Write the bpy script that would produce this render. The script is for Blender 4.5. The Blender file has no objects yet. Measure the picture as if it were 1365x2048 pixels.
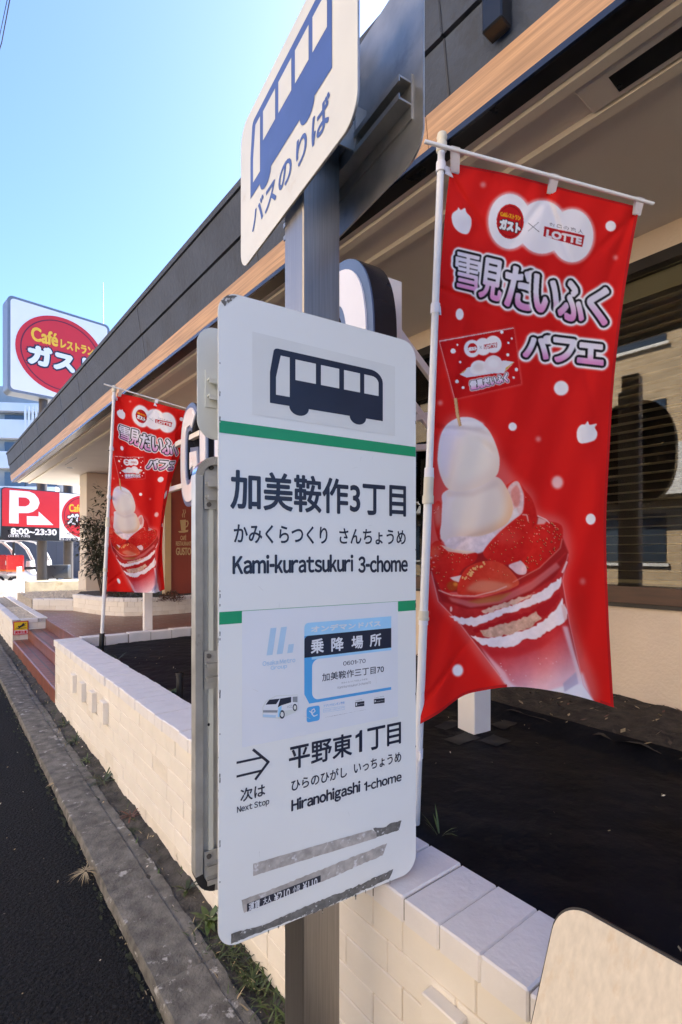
import bpy, bmesh, math, random
import numpy as np
from mathutils import Vector
rnd = random.Random(7)
S = bpy.context.scene
COL = S.collection
CAMH = 1.45                     # lens height above the road (m)
F, CX, CY = 1025.0, 682.5, 1106.0   # focal length, principal x, horizon y in photo pixels

# ------------------------------------------------------------------ camera, sky, sun, exposure
cam = bpy.data.cameras.new('camera'); camo = bpy.data.objects.new('camera', cam); COL.objects.link(camo)
camo.location = (0, 0, CAMH); camo.rotation_euler = (math.radians(90), 0, 0)
cam.sensor_fit = 'VERTICAL'; cam.sensor_height = 36.0; cam.sensor_width = 24.0
cam.lens = F / 2048 * 36.0; cam.shift_y = (CY - 1024) / 2048
cam.clip_start = 0.05; cam.clip_end = 1000
S.camera = camo
BANG = math.radians(39.35)      # how far the eaves run left of the view axis
SUN_FROM_ROAD, SUN_EL = math.radians(72), math.radians(42)
sun_az = BANG - SUN_FROM_ROAD   # angle left of +Y of the direction towards the sun
sdir = Vector((-math.sin(sun_az) * math.cos(SUN_EL), math.cos(sun_az) * math.cos(SUN_EL), math.sin(SUN_EL)))
W = bpy.data.worlds.new('World'); S.world = W; W.use_nodes = True
wn = W.node_tree; bg = wn.nodes['Background']
sky = wn.nodes.new('ShaderNodeTexSky'); sky.sky_type = 'NISHITA'; sky.sun_disc = False
sky.sun_elevation = SUN_EL; sky.sun_rotation = -sun_az
sky.air_density = 0.5; sky.dust_density = 0.5; sky.ozone_density = 6.0
wn.links.new(sky.outputs[0], bg.inputs[0]); bg.inputs[1].default_value = 0.11
sl = bpy.data.lights.new('sun', 'SUN'); sl.energy = 4.7; sl.angle = math.radians(0.5); sl.color = (1, 0.94, 0.85)
so = bpy.data.objects.new('sun', sl); COL.objects.link(so); so.rotation_euler = sdir.to_track_quat('Z', 'Y').to_euler()
S.view_settings.view_transform = 'Standard'; S.view_settings.look = 'None'
S.view_settings.exposure = 2.58; S.view_settings.gamma = 1
S.cycles.max_bounces = 8; S.cycles.diffuse_bounces = 5; S.cycles.use_denoising = True

# ------------------------------------------------------------------ helpers
def A(*v): return np.array(v, float)
def unit(v): v = np.array(v, float); return v / np.linalg.norm(v)
def vpd(x): return unit([(x - CX) / F, 1, 0])
UP = A(0, 0, 1)
D1 = vpd(2378.0); D2 = A(-D1[1], D1[0], 0)          # the bus stop post's own axes
R = vpd(-125.0); N = A(R[1], -R[0], 0)              # along the kerb / towards the building
RB = vpd(-158.0); NB = A(RB[1], -RB[0], 0)          # along the eaves / into the building
def ray(x, y): return A((x - CX) / F, 1, (CY - y) / F)
def lvl(x, y, h): z = F * h / (CY - y); return A((x - CX) / F * z, z, h)
def dep(x, y, z): return ray(x, y) * z
def P(n, r, h): return N * n + R * r + UP * h
def Q(n, r, h): return NB * n + RB * r + UP * h
def lin(c):
    c = np.array(c, float) / 255.0
    return np.where(c <= 0.04045, c / 12.92, ((c + 0.055) / 1.055) ** 2.4)

MATS = {}
def mat(name, col, rough=0.6, metal=0.0, var=0.12, vs=6.0, bump=0.0, bs=60.0, spot=None, spot_t=0.6, spot_s=12.0,
        spec=0.5, coat=0.0, stretch=None, rot=0.0, detail=6.0, wear=0.04, bd=0.01):
    m = bpy.data.materials.new(name); m.use_nodes = True; nt = m.node_tree; b = nt.nodes['Principled BSDF']
    L = nt.links.new
    tc = nt.nodes.new('ShaderNodeTexCoord'); co = tc.outputs['Object']
    if stretch or rot:
        mp = nt.nodes.new('ShaderNodeMapping'); mp.vector_type = 'POINT'
        r1 = nt.nodes.new('ShaderNodeVectorRotate'); r1.rotation_type = 'Z_AXIS'; r1.inputs['Angle'].default_value = rot
        L(co, r1.inputs['Vector']); L(r1.outputs[0], mp.inputs['Vector'])
        mp.inputs['Scale'].default_value = stretch or (1, 1, 1); co = mp.outputs[0]
    col = tuple(col)
    nz = nt.nodes.new('ShaderNodeTexNoise'); nz.inputs['Scale'].default_value = vs; nz.inputs['Detail'].default_value = detail
    L(co, nz.inputs['Vector'])
    mx = nt.nodes.new('ShaderNodeMix'); mx.data_type = 'RGBA'
    mx.inputs[6].default_value = tuple(max(0, c * (1 - var)) for c in col) + (1,)
    mx.inputs[7].default_value = tuple(min(1, c * (1 + var)) for c in col) + (1,)
    mr = nt.nodes.new('ShaderNodeMapRange'); mr.inputs[1].default_value = 0.3; mr.inputs[2].default_value = 0.7
    L(nz.outputs['Fac'], mr.inputs[0]); L(mr.outputs[0], mx.inputs[0]); out = mx.outputs[2]
    if spot is not None:
        n2 = nt.nodes.new('ShaderNodeTexNoise'); n2.inputs['Scale'].default_value = spot_s; n2.inputs['Detail'].default_value = 8
        n2.inputs['Roughness'].default_value = 0.65
        L(co, n2.inputs['Vector'])
        r2 = nt.nodes.new('ShaderNodeMapRange'); r2.inputs[1].default_value = spot_t; r2.inputs[2].default_value = spot_t + wear
        L(n2.outputs['Fac'], r2.inputs[0])
        m2 = nt.nodes.new('ShaderNodeMix'); m2.data_type = 'RGBA'; m2.inputs[7].default_value = tuple(spot) + (1,)
        L(r2.outputs[0], m2.inputs[0]); L(out, m2.inputs[6]); out = m2.outputs[2]
    L(out, b.inputs['Base Color'])
    b.inputs['Metallic'].default_value = metal; b.inputs['Specular IOR Level'].default_value = spec
    b.inputs['Coat Weight'].default_value = coat
    rr = nt.nodes.new('ShaderNodeMapRange'); rr.inputs[3].default_value = max(0.03, rough - 0.08); rr.inputs[4].default_value = min(1, rough + 0.08)
    L(nz.outputs['Fac'], rr.inputs[0]); L(rr.outputs[0], b.inputs['Roughness'])
    if bump:
        n3 = nt.nodes.new('ShaderNodeTexNoise'); n3.inputs['Scale'].default_value = bs; n3.inputs['Detail'].default_value = 4
        L(co, n3.inputs['Vector'])
        bp = nt.nodes.new('ShaderNodeBump'); bp.inputs['Strength'].default_value = bump; bp.inputs['Distance'].default_value = bd
        L(n3.outputs['Fac'], bp.inputs['Height']); L(bp.outputs[0], b.inputs['Normal'])
    MATS[name] = m; return m

class MB:
    """collects faces (camera-relative coordinates: x right, y away, z up from the lens) for ONE mesh object"""
    def __init__(s): s.v = []; s.f = []; s.mi = []; s.mats = []
    def m(s, mt):
        if mt not in s.mats: s.mats.append(mt)
        return s.mats.index(mt)
    def add(s, vs, fs, mt):
        k = len(s.v); i = s.m(mt); s.v.extend([tuple(p) for p in vs])
        for f in fs: s.f.append(tuple(k + j for j in f)); s.mi.append(i)
        return s
    def poly(s, pts, mt): return s.add(pts, [tuple(range(len(pts)))], mt)
    def prism(s, pts, d, mt, caps=True):
        """polygon pushed along vector d"""
        n = len(pts); a = [A(*p) for p in pts]; b = [p + d for p in a]
        fs = [(i, (i + 1) % n, n + (i + 1) % n, n + i) for i in range(n)]
        if caps: fs += [tuple(range(n - 1, -1, -1)), tuple(range(n, 2 * n))]
        return s.add(a + b, fs, mt)
    def box(s, o, ex, ey, ez, mt, ch=0.0):
        """box from corner o with edge vectors; ch = chamfer in metres"""
        o = A(*o)
        if ch <= 0:
            vs = [o, o + ex, o + ex + ey, o + ey]; return s.prism(vs, ez, mt)
        L = [np.linalg.norm(e) for e in (ex, ey, ez)]; c = [min(ch / l, 0.45) for l in L]
        vs = []; idx = {}
        def pt(a, b, g):
            k = (round(a, 5), round(b, 5), round(g, 5))
            if k not in idx: idx[k] = len(vs); vs.append(o + ex * a + ey * b + ez * g)
            return idx[k]
        fs = []
        a0, a1, b0, b1, g0, g1 = c[0], 1 - c[0], c[1], 1 - c[1], c[2], 1 - c[2]
        for g, o_ in ((0, 1), (1, 0)): fs.append([pt(a0, b0, g), pt(a1, b0, g), pt(a1, b1, g), pt(a0, b1, g)])
        for b_ in (0, 1): fs.append([pt(a0, b_, g0), pt(a1, b_, g0), pt(a1, b_, g1), pt(a0, b_, g1)])
        for a_ in (0, 1): fs.append([pt(a_, b0, g0), pt(a_, b1, g0), pt(a_, b1, g1), pt(a_, b0, g1)])
        for bb, b_ in ((0, b0), (1, b1)):
            for gg, g_ in ((0, g0), (1, g1)): fs.append([pt(a0, bb, g_), pt(a1, bb, g_), pt(a1, b_, gg), pt(a0, b_, gg)])
        for aa, a_ in ((0, a0), (1, a1)):
            for gg, g_ in ((0, g0), (1, g1)): fs.append([pt(aa, b0, g_), pt(aa, b1, g_), pt(a_, b1, gg), pt(a_, b0, gg)])
        for aa, a_ in ((0, a0), (1, a1)):
            for bb, b_ in ((0, b0), (1, b1)): fs.append([pt(aa, b_, g0), pt(aa, b_, g1), pt(a_, bb, g1), pt(a_, bb, g0)])
        for aa, a_ in ((0, a0), (1, a1)):
            for bb, b_ in ((0, b0), (1, b1)):
                for gg, g_ in ((0, g0), (1, g1)): fs.append([pt(aa, b_, g_), pt(a_, bb, g_), pt(a_, b_, gg)])
        return s.add(vs, fs, mt)
    def tube(s, path, rad, mt, seg=10, caps=True):
        path = [A(*p) for p in path]; n = len(path)
        rads = rad if isinstance(rad, (list, tuple)) else [rad] * n
        vs = []; fs = []; side = None
        for i in range(n):
            t = unit(path[min(i + 1, n - 1)] - path[max(i - 1, 0)])
            if side is None:
                side = np.cross(t, A(0, 0, 1) if abs(t[2]) < 0.9 else A(1, 0, 0))
            side = unit(side - t * np.dot(side, t)); o = np.cross(t, side)
            for k in range(seg):
                a = 2 * math.pi * k / seg; vs.append(path[i] + rads[i] * (side * math.cos(a) + o * math.sin(a)))
        for i in range(n - 1):
            for k in range(seg):
                fs.append((i * seg + k, i * seg + (k + 1) % seg, (i + 1) * seg + (k + 1) % seg, (i + 1) * seg + k))
        if caps: fs += [tuple(range(seg - 1, -1, -1)), tuple(range((n - 1) * seg, n * seg))]
        return s.add(vs, fs, mt)
    def build(s, name, parent=None, loc=None, label=None, cat=None, group=None, kind=None, smooth=True, colors=None):
        me = bpy.data.meshes.new(name)
        if parent is not None: off = np.array(parent['_o'])
        else: off = A(0, 0, -CAMH) if loc is None else A(*loc)
        v = np.array(s.v) - off
        me.from_pydata(v.tolist(), [], s.f)
        for mt in s.mats: me.materials.append(MATS[mt] if isinstance(mt, str) else mt)
        me.polygons.foreach_set('material_index', s.mi)
        if colors is not None:
            at = me.color_attributes.new('Print', 'FLOAT_COLOR', 'POINT')
            at.data.foreach_set('color', np.asarray(colors, dtype=np.float32).ravel())
        bm = bmesh.new(); bm.from_mesh(me)
        if not getattr(s, 'keep', False): bmesh.ops.recalc_face_normals(bm, faces=bm.faces)
        bm.to_mesh(me); bm.free()
        if smooth:
            me.polygons.foreach_set('use_smooth', [True] * len(me.polygons)); me.set_sharp_from_angle(angle=math.radians(32))
        o = bpy.data.objects.new(name, me); COL.objects.link(o)
        if parent is not None: o.parent = parent; o['_o'] = list(off)
        else: o.location = Vector((off[0], off[1], off[2] + CAMH)); o['_o'] = list(off)
        tag(o, label, cat, group, kind); return o
def tag(o, label=None, cat=None, group=None, kind=None):
    for k, x in (('label', label), ('category', cat), ('group', group), ('kind', kind)):
        if x: o[k] = x
    return o
def thing(name, loc, label, cat, group=None):
    o = bpy.data.objects.new(name, None); COL.objects.link(o); o.empty_display_size = 0.1
    o.location = (loc[0], loc[1], loc[2] + CAMH); o['_o'] = [float(x) for x in loc]
    return tag(o, label, cat, group)

# ---- lettering: Blender's own built-in font, turned into mesh triangles
_TX = {}
def _raw(s, space=1.0):
    k = (s, space)
    if k in _TX: return _TX[k]
    c = bpy.data.curves.new('t', 'FONT'); c.body = s; c.resolution_u = 4; c.space_character = space
    o = bpy.data.objects.new('t', c); COL.objects.link(o); bpy.context.view_layer.update()
    e = o.evaluated_get(bpy.context.evaluated_depsgraph_get()); me = e.to_mesh()
    me.calc_loop_triangles()
    v = np.zeros(len(me.vertices) * 3, np.float32); me.vertices.foreach_get('co', v); v = v.reshape(-1, 3)[:, :2].astype(float)
    t = np.zeros(len(me.loop_triangles) * 3, np.int32); me.loop_triangles.foreach_get('vertices', t)
    e.to_mesh_clear(); bpy.data.objects.remove(o); bpy.data.curves.remove(c)
    _TX[k] = (v, t.reshape(-1, 3)); return _TX[k]
def wide(s):
    """the grotesque Latin of the CJK face, set proportionally"""
    vs = []; ts = []; x = 0.0; k = 0
    for ch in s:
        if ch == ' ': x += 0.24; continue
        v, t = _raw(chr(ord(ch) + 0xFEE0) if 33 <= ord(ch) <= 126 else ch)
        v = v.copy()
        if ch == '-': v[:, 0] *= .38; v[:, 1] = .33 + (v[:, 1] - v[:, 1].mean()) * 1.35
        if ch == '1': v = np.array([(0.20, 0), (0.31, 0), (0.31, 0.74), (0.23, 0.74), (0.20, 0.66), (0.03, 0.60), (0.03, 0.52), (0.20, 0.56)]); t = np.array([(0, 1, 2), (0, 2, 3), (0, 3, 4), (4, 5, 6), (4, 6, 7)])
        w = v[:, 0].max() - v[:, 0].min(); v[:, 0] += x - v[:, 0].min()
        vs.append(v); ts.append(t + k); k += len(v); x += w + 0.085
    return np.vstack(vs), np.vstack(ts)
def glyphs(s, latin=False, space=1.0):
    v, t = wide(s) if latin else _raw(s, space)
    lo = v.min(0); hi = v.max(0); return (v - lo) / (hi - lo), t, hi - lo   # unit box, y up

class Plane:
    """a flat face: origin O, U to the reader's right, V down, n towards the reader"""
    def __init__(s, O, U, n): s.O = A(*O); s.U = unit(U); s.V = A(0, 0, -1); s.n = unit(n)
    def px(s, x, y):
        d = ray(x, y); t = np.dot(s.O, s.n) / np.dot(d, s.n); q = d * t - s.O
        return A(np.dot(q, s.U), np.dot(q, s.V))
    def at(s, a, b, d=0.0): return s.O + s.U * a + s.V * b + s.n * d
    def sheet(s, mb, pts, d, mt):
        return mb.poly([s.at(p[0], p[1], d) for p in pts], mt)
    def slab(s, mb, pts, d0, d1, mt): return mb.prism([s.at(p[0], p[1], d0) for p in pts], s.n * (d1 - d0), mt)
    def pxs(s, L): return [s.px(*p) for p in L]
    def text(s, mb, st, a0, a1, b0, b1, d, mt, weight=0.0, latin=False, space=1.0, slant=0.0):
        v, t, sz = glyphs(st, latin, space); w, h = a1 - a0, b1 - b0
        wt = weight * h
        offs = [(0, 0)] if wt == 0 else [(0, 0)] + [(wt * math.cos(k * math.pi / 4), wt * math.sin(k * math.pi / 4)) for k in range(8)]
        for i, (dx, dy) in enumerate(offs):
            X = a0 + wt + dx + v[:, 0] * (w - 2 * wt) + slant * v[:, 1] * h; Y = b1 - wt + dy - v[:, 1] * (h - 2 * wt)
            pts = s.O + np.outer(X, s.U) + np.outer(Y, s.V) + s.n * (d + i * 1.2e-5)
            mb.add(pts, t, mt)
        return mb
    def tpx(s, mb, st, l, r, top, bot, d, mt, **k):
        return s.text(mb, st, s.px(*l)[0], s.px(*r)[0], s.px(*top)[1], s.px(*bot)[1], d, mt, **k)
def rrect(a0, a1, b0, b1, r, seg=6, which=(1, 1, 1, 1)):
    pts = []
    for (cx, cy, st, on) in ((a1 - r, b0 + r, -90, which[1]), (a1 - r, b1 - r, 0, which[2]), (a0 + r, b1 - r, 90, which[3]), (a0 + r, b0 + r, 180, which[0])):
        if on: pts += [(cx + r * math.cos(math.radians(st + 90 * i / seg)), cy + r * math.sin(math.radians(st + 90 * i / seg))) for i in range(seg + 1)]
        else:
            q = math.radians(st + 45); pts.append((cx + r * (1 if math.cos(q) > 0 else -1), cy + r * (1 if math.sin(q) > 0 else -1)))
    return pts
def ell(cx, cy, rx, ry, seg=40, a0=0, a1=360): return [(cx + rx * math.cos(math.radians(a0 + (a1 - a0) * i / seg)), cy + ry * math.sin(math.radians(a0 + (a1 - a0) * i / seg))) for i in range(seg + (0 if a1 - a0 == 360 else 1))]
def rough_edge(pts, amp, step, rg):
    out = []
    for i in range(len(pts)):
        p = A(*pts[i]); q = A(*pts[(i + 1) % len(pts)]); L = np.linalg.norm(q - p); n = max(1, int(L / step))
        for k in range(n): out.append(p + (q - p) * (k / n) + (A(rg.uniform(-amp, amp), rg.uniform(-amp, amp)) if k else 0))
    return out
def stroke(mb, pl, pts, w, d, mt):
    for i in range(len(pts) - 1):
        p, q = A(*pts[i]), A(*pts[i + 1]); t = unit(q - p); o = A(-t[1], t[0]) * w / 2
        pl.sheet(mb, [p - o - t * w * .3, q - o + t * w * .3, q + o + t * w * .3, p + o - t * w * .3], d + i * 2e-5, mt)

# ------------------------------------------------------------------ materials (real-world base colours)
ra = -math.atan2(-RB[0], RB[1])
mat('asphalt', (0.009, 0.0096, 0.0118), 0.9, spec=0.22, var=0.95, vs=85, bump=1.0, bs=70, bd=0.05, spot=(0.055, 0.055, 0.058), spot_t=0.61, spot_s=75, wear=0.06)
mat('concrete_kerb', (0.135, 0.126, 0.107), 0.9, var=0.5, vs=16, bump=0.7, bs=90, detail=10, spot=(0.38, 0.37, 0.34), spot_t=0.6, spot_s=14, wear=0.06)
mat('soil', (0.06, 0.055, 0.047), 0.95, var=0.6, vs=14, bump=0.9, bs=60, spot=(0.03, 0.04, 0.014), spot_t=0.58, spot_s=8, wear=0.12)
mat('dark_soil', (0.038, 0.029, 0.021), 0.95, var=0.6, vs=20, bump=1.0, bs=70)
mat('membrane', (0.0045, 0.005, 0.0075), 0.65, spec=0.12, var=0.5, vs=4, bump=0.5, bs=9, bd=0.03, spot=(0.009, 0.010, 0.013), spot_t=0.58, spot_s=3, wear=0.2)
mat('membrane_tape', (0.011, 0.012, 0.017), 0.6, spec=0.3, var=0.2, vs=20)
mat('white_brick', (0.77, 0.725, 0.65), 0.7, var=0.05, vs=5, bump=0.22, bs=28, spot=(0.60, 0.53, 0.43), spot_t=0.62, spot_s=5, wear=0.22)
mat('mortar_painted', (0.66, 0.60, 0.51), 0.9, var=0.15, vs=20, bump=0.5, bs=80, spot=(0.20, 0.18, 0.15), spot_t=0.68, spot_s=14, wear=0.1)
mat('white_brick_dirty', (0.72, 0.665, 0.575), 0.8, var=0.07, vs=9, bump=0.4, bs=40, spot=(0.38, 0.33, 0.26), spot_t=0.61, spot_s=13, wear=0.12)
mat('white_cap', (0.74, 0.72, 0.71), 0.7, var=0.04, vs=14, bump=0.2, bs=70, spot=(0.55, 0.53, 0.5), spot_t=0.69, spot_s=10, wear=0.1)
mat('dirt_joint', (0.27, 0.25, 0.22), 0.95, var=0.4, vs=30, bump=0.5, bs=90)
mat('panel_white', (0.765, 0.785, 0.755), 0.38, var=0.025, vs=3, spot=(0.62, 0.62, 0.57), spot_t=0.68, spot_s=5, wear=0.2, bump=0.02, bs=8)
mat('panel_back', (0.62, 0.66, 0.63), 0.45, var=0.05, vs=6, spot=(0.42, 0.42, 0.38), spot_t=0.68, spot_s=12, wear=0.1)
mat('panel_edge', (0.62, 0.63, 0.61), 0.5, var=0.2, vs=30, spot=(0.1, 0.09, 0.08), spot_t=0.62, spot_s=40)
mat('cream_white', (0.70, 0.71, 0.66), 0.4, var=0.05, vs=5, spot=(0.55, 0.50, 0.40), spot_t=0.66, spot_s=7, wear=0.2)
mat('sticker_grey', (0.70, 0.715, 0.68), 0.45, var=0.03, vs=8)
mat('sticker_white', (0.72, 0.75, 0.78), 0.35, var=0.02, vs=8)
mat('print_navy', (0.012, 0.016, 0.035), 0.4, var=0.1, vs=20)
mat('sign_blue', (0.055, 0.105, 0.33), 0.4, var=0.15, vs=9, spot=(0.09, 0.15, 0.38), spot_t=0.62, spot_s=6, wear=0.2)
mat('stripe_green', (0.004, 0.29, 0.115), 0.4, var=0.05, vs=20)
mat('pale_blue', (0.42, 0.60, 0.76), 0.45, var=0.03, vs=20)
mat('card_blue', (0.075, 0.36, 0.72), 0.4, var=0.05, vs=10)
mat('moss', (0.022, 0.028, 0.009), 0.95, var=0.5, vs=30, bump=0.8, bs=120)
mat('sky_print', (0.33, 0.62, 0.85), 0.4, var=0.05, vs=10)
mat('print_grey', (0.25, 0.27, 0.29), 0.5, var=0.05, vs=10)
mat('residue_light', (0.42, 0.39, 0.35), 0.8, var=0.25, vs=60, spot=(0.68, 0.67, 0.66), spot_t=0.57, spot_s=55, wear=0.08)
mat('residue_dark', (0.15, 0.145, 0.13), 0.8, var=0.35, vs=70, spot=(0.60, 0.60, 0.58), spot_t=0.60, spot_s=110, wear=0.03)
mat('steel', (0.33, 0.31, 0.285), 0.34, metal=0.9, var=0.12, vs=5, bump=0.02, bs=30, stretch=(60, 60, 1.2), spot=(0.22, 0.2, 0.18), spot_t=0.62, spot_s=3, wear=0.25)
mat('galvanised', (0.46, 0.45, 0.42), 0.42, metal=0.75, var=0.2, vs=14, bump=0.05, bs=50, spot=(0.25, 0.25, 0.25), spot_t=0.6, spot_s=9, wear=0.2)
mat('dull_alu', (0.50, 0.51, 0.50), 0.45, metal=0.55, var=0.15, vs=18, spot=(0.22, 0.2, 0.17), spot_t=0.63, spot_s=25, wear=0.12)
mat('chrome', (0.75, 0.76, 0.78), 0.14, metal=1.0, var=0.05, vs=10)
mat('screw', (0.2, 0.19, 0.18), 0.5, metal=0.8, var=0.2, vs=40)
mat('black_rubber', (0.012, 0.012, 0.014), 0.55, var=0.3, vs=20)
mat('black_paint', (0.016, 0.018, 0.022), 0.3, var=0.2, vs=8)
mat('navy_trim', (0.02, 0.03, 0.06), 0.25, var=0.2, vs=8, spec=0.6)
mat('fascia', (0.050, 0.064, 0.092), 0.75, var=0.25, vs=3, bump=0.9, bs=26, spot=(0.03, 0.03, 0.033), spot_t=0.6, spot_s=2.5, wear=0.2)
mat('wood', (0.50, 0.30, 0.17), 0.6, var=0.30, vs=2.0, stretch=(30, 0.9, 42), rot=ra, spot=(0.33, 0.185, 0.10), spot_t=0.58, spot_s=1.6, wear=0.2, bump=0.08, bs=30)
mat('soffit', (0.72, 0.67, 0.61), 0.85, var=0.05, vs=2, bump=0.06, bs=120)
mat('soffit_strip', (0.80, 0.74, 0.64), 0.8, var=0.05, vs=4)
mat('wall_stucco', (0.66, 0.54, 0.41), 0.9, var=0.06, vs=3, bump=0.5, bs=55)
mat('beige_tile', (0.60, 0.52, 0.42), 0.7, var=0.05, vs=2)
mat('brown_frame', (0.075, 0.035, 0.02), 0.4, var=0.25, vs=6, stretch=(1, 1, 8))
mat('dark_frame', (0.02, 0.016, 0.014), 0.4)
mat('blind', (0.58, 0.52, 0.38), 0.55, var=0.12, vs=5)
mat('blind_box', (0.40, 0.38, 0.27), 0.6)
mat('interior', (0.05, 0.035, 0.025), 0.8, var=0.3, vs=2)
mat('red_wall', (0.30, 0.055, 0.03), 0.65, var=0.12, vs=2, bump=0.1, bs=60)
mat('gold_print', (0.60, 0.41, 0.20), 0.5, var=0.04)
mat('white_paint', (0.78, 0.75, 0.72), 0.5, var=0.04, vs=6, spot=(0.62, 0.55, 0.47), spot_t=0.66, spot_s=7, wear=0.15)
mat('pole_white', (0.80, 0.80, 0.78), 0.4, var=0.04, vs=9, spot=(0.62, 0.59, 0.52), spot_t=0.64, spot_s=20, wear=0.15)
mat('pole_cream', (0.70, 0.66, 0.52), 0.45, var=0.06, vs=20)
mat('strap_white', (0.82, 0.82, 0.85), 0.8, var=0.03, vs=40, bump=0.2, bs=300)
mat('letter_face', (0.80, 0.80, 0.84), 0.25, var=0.02, spec=0.5)
mat('letter_side', (0.02, 0.022, 0.03), 0.25, var=0.1, spec=0.6)
mat('letter_rim', (0.10, 0.15, 0.26), 0.3, var=0.1)
mat('sign_red', (0.62, 0.02, 0.028), 0.4, var=0.03, vs=2)
mat('sign_ring', (0.12, 0.01, 0.03), 0.4)
mat('sign_yellow', (0.86, 0.50, 0.03), 0.4)
mat('sign_white', (0.80, 0.80, 0.81), 0.35, var=0.02, vs=2)
mat('pylon_grey', (0.16, 0.19, 0.24), 0.4, var=0.08)
mat('pole_brown', (0.055, 0.046, 0.042), 0.5, var=0.1)
mat('old_concrete', (0.46, 0.40, 0.28), 0.9, var=0.25, vs=3, bump=0.4, bs=20, spot=(0.26, 0.18, 0.08), spot_t=0.55, spot_s=3, wear=0.2)
mat('lot_concrete', (0.50, 0.47, 0.43), 0.9, var=0.12, vs=1, bump=0.2, bs=20)
mat('gravel_bed', (0.38, 0.33, 0.26), 0.95, var=0.4, vs=30, bump=1, bs=60)
mat('pebble', (0.62, 0.55, 0.44), 0.8, var=0.25, vs=12)
mat('slate_fence', (0.05, 0.065, 0.10), 0.6, var=0.1, vs=1)
mat('scooter_red', (0.62, 0.018, 0.02), 0.25, coat=0.5)
mat('scooter_white', (0.75, 0.75, 0.76), 0.3, coat=0.3)
mat('scooter_orange', (0.8, 0.16, 0.02), 0.35)
mat('tyre', (0.015, 0.015, 0.016), 0.8)
mat('clear_shield', (0.30, 0.33, 0.36), 0.1, spec=0.7)
mat('apartment_white', (0.70, 0.72, 0.74), 0.7, var=0.05, vs=0.4)
mat('apartment_grey', (0.36, 0.36, 0.35), 0.7, var=0.1, vs=0.5)
mat('window_dark', (0.03, 0.045, 0.065), 0.12, spec=0.7)
mat('opp_brick', (0.52, 0.33, 0.15), 0.85, var=0.2, vs=4, bump=0.4, bs=20)
mat('opp_white', (0.72, 0.70, 0.66), 0.7)
mat('leaf', (0.038, 0.058, 0.017), 0.55, var=0.5, vs=12)
mat('leaf_dull', (0.045, 0.05, 0.026), 0.6, var=0.5, vs=10)
mat('leaf_red', (0.12, 0.05, 0.03), 0.6, var=0.4, vs=10)
mat('leaf_fresh', (0.065, 0.105, 0.024), 0.5, var=0.4, vs=14)
mat('twig', (0.07, 0.05, 0.035), 0.8, var=0.3, vs=20)
mat('straw', (0.38, 0.30, 0.17), 0.8, var=0.3, vs=20)
mat('plywood', (0.55, 0.485, 0.38), 0.42, var=0.10, vs=7, stretch=(16, 16, 1.0), spot=(0.50, 0.39, 0.26), spot_t=0.56, spot_s=3, wear=0.2)
mat('dog_yellow', (0.80, 0.55, 0.01), 0.4)

def brick_mat(name, c1, c2, mo, bw, bh, msize, rot, rough=0.5, vert=False):
    m = mat(name, c1, rough); nt = m.node_tree; L = nt.links.new; b = nt.nodes['Principled BSDF']
    tc = nt.nodes.new('ShaderNodeTexCoord'); vr = nt.nodes.new('ShaderNodeVectorRotate'); vr.rotation_type = 'Z_AXIS'; vr.inputs['Angle'].default_value = rot
    L(tc.outputs['Object'], vr.inputs['Vector']); co = vr.outputs[0]
    if vert:
        sx = nt.nodes.new('ShaderNodeSeparateXYZ'); cx_ = nt.nodes.new('ShaderNodeCombineXYZ'); L(co, sx.inputs[0])
        L(sx.outputs[1], cx_.inputs[0]); L(sx.outputs[2], cx_.inputs[1]); co = cx_.outputs[0]
    br = nt.nodes.new('ShaderNodeTexBrick'); L(co, br.inputs['Vector']); br.inputs['Scale'].default_value = 1
    br.inputs['Brick Width'].default_value = bw; br.inputs['Row Height'].default_value = bh; br.inputs['Mortar Size'].default_value = msize
    br.inputs['Color1'].default_value = tuple(c1) + (1,); br.inputs['Color2'].default_value = tuple(c2) + (1,); br.inputs['Mortar'].default_value = tuple(mo) + (1,)
    nz = nt.nodes.new('ShaderNodeTexNoise'); nz.inputs['Scale'].default_value = 3; L(tc.outputs['Object'], nz.inputs['Vector'])
    mx = nt.nodes.new('ShaderNodeMix'); mx.data_type = 'RGBA'; mx.blend_type = 'MULTIPLY'; mx.inputs[0].default_value = 0.6
    rm = nt.nodes.new('ShaderNodeMapRange'); rm.inputs[3].default_value = 0.55; rm.inputs[4].default_value = 1.35; L(nz.outputs['Fac'], rm.inputs[0])
    L(br.outputs['Color'], mx.inputs[6]); L(rm.outputs[0], mx.inputs[7]); L(mx.outputs[2], b.inputs['Base Color'])
    bp = nt.nodes.new('ShaderNodeBump'); bp.invert = True; bp.inputs['Strength'].default_value = 0.5; bp.inputs['Distance'].default_value = 0.004
    L(br.outputs['Fac'], bp.inputs['Height']); L(bp.outputs[0], b.inputs['Normal']); return m
kr = -math.atan2(N[1], N[0])
brick_mat('red_tile', (0.21, 0.066, 0.04), (0.13, 0.042, 0.028), (0.24, 0.18, 0.15), 0.22, 0.11, 0.006, kr, 0.38)
brick_mat('step_tile', (0.27, 0.075, 0.042), (0.19, 0.055, 0.033), (0.07, 0.045, 0.035), 0.10, 0.12, 0.009, kr + math.pi / 2, 0.4)
brick_mat('opposite_brick', (0.60, 0.43, 0.25), (0.46, 0.32, 0.175), (0.5, 0.42, 0.32), 0.24, 0.075, 0.01, kr, 0.85, vert=True)
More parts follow.
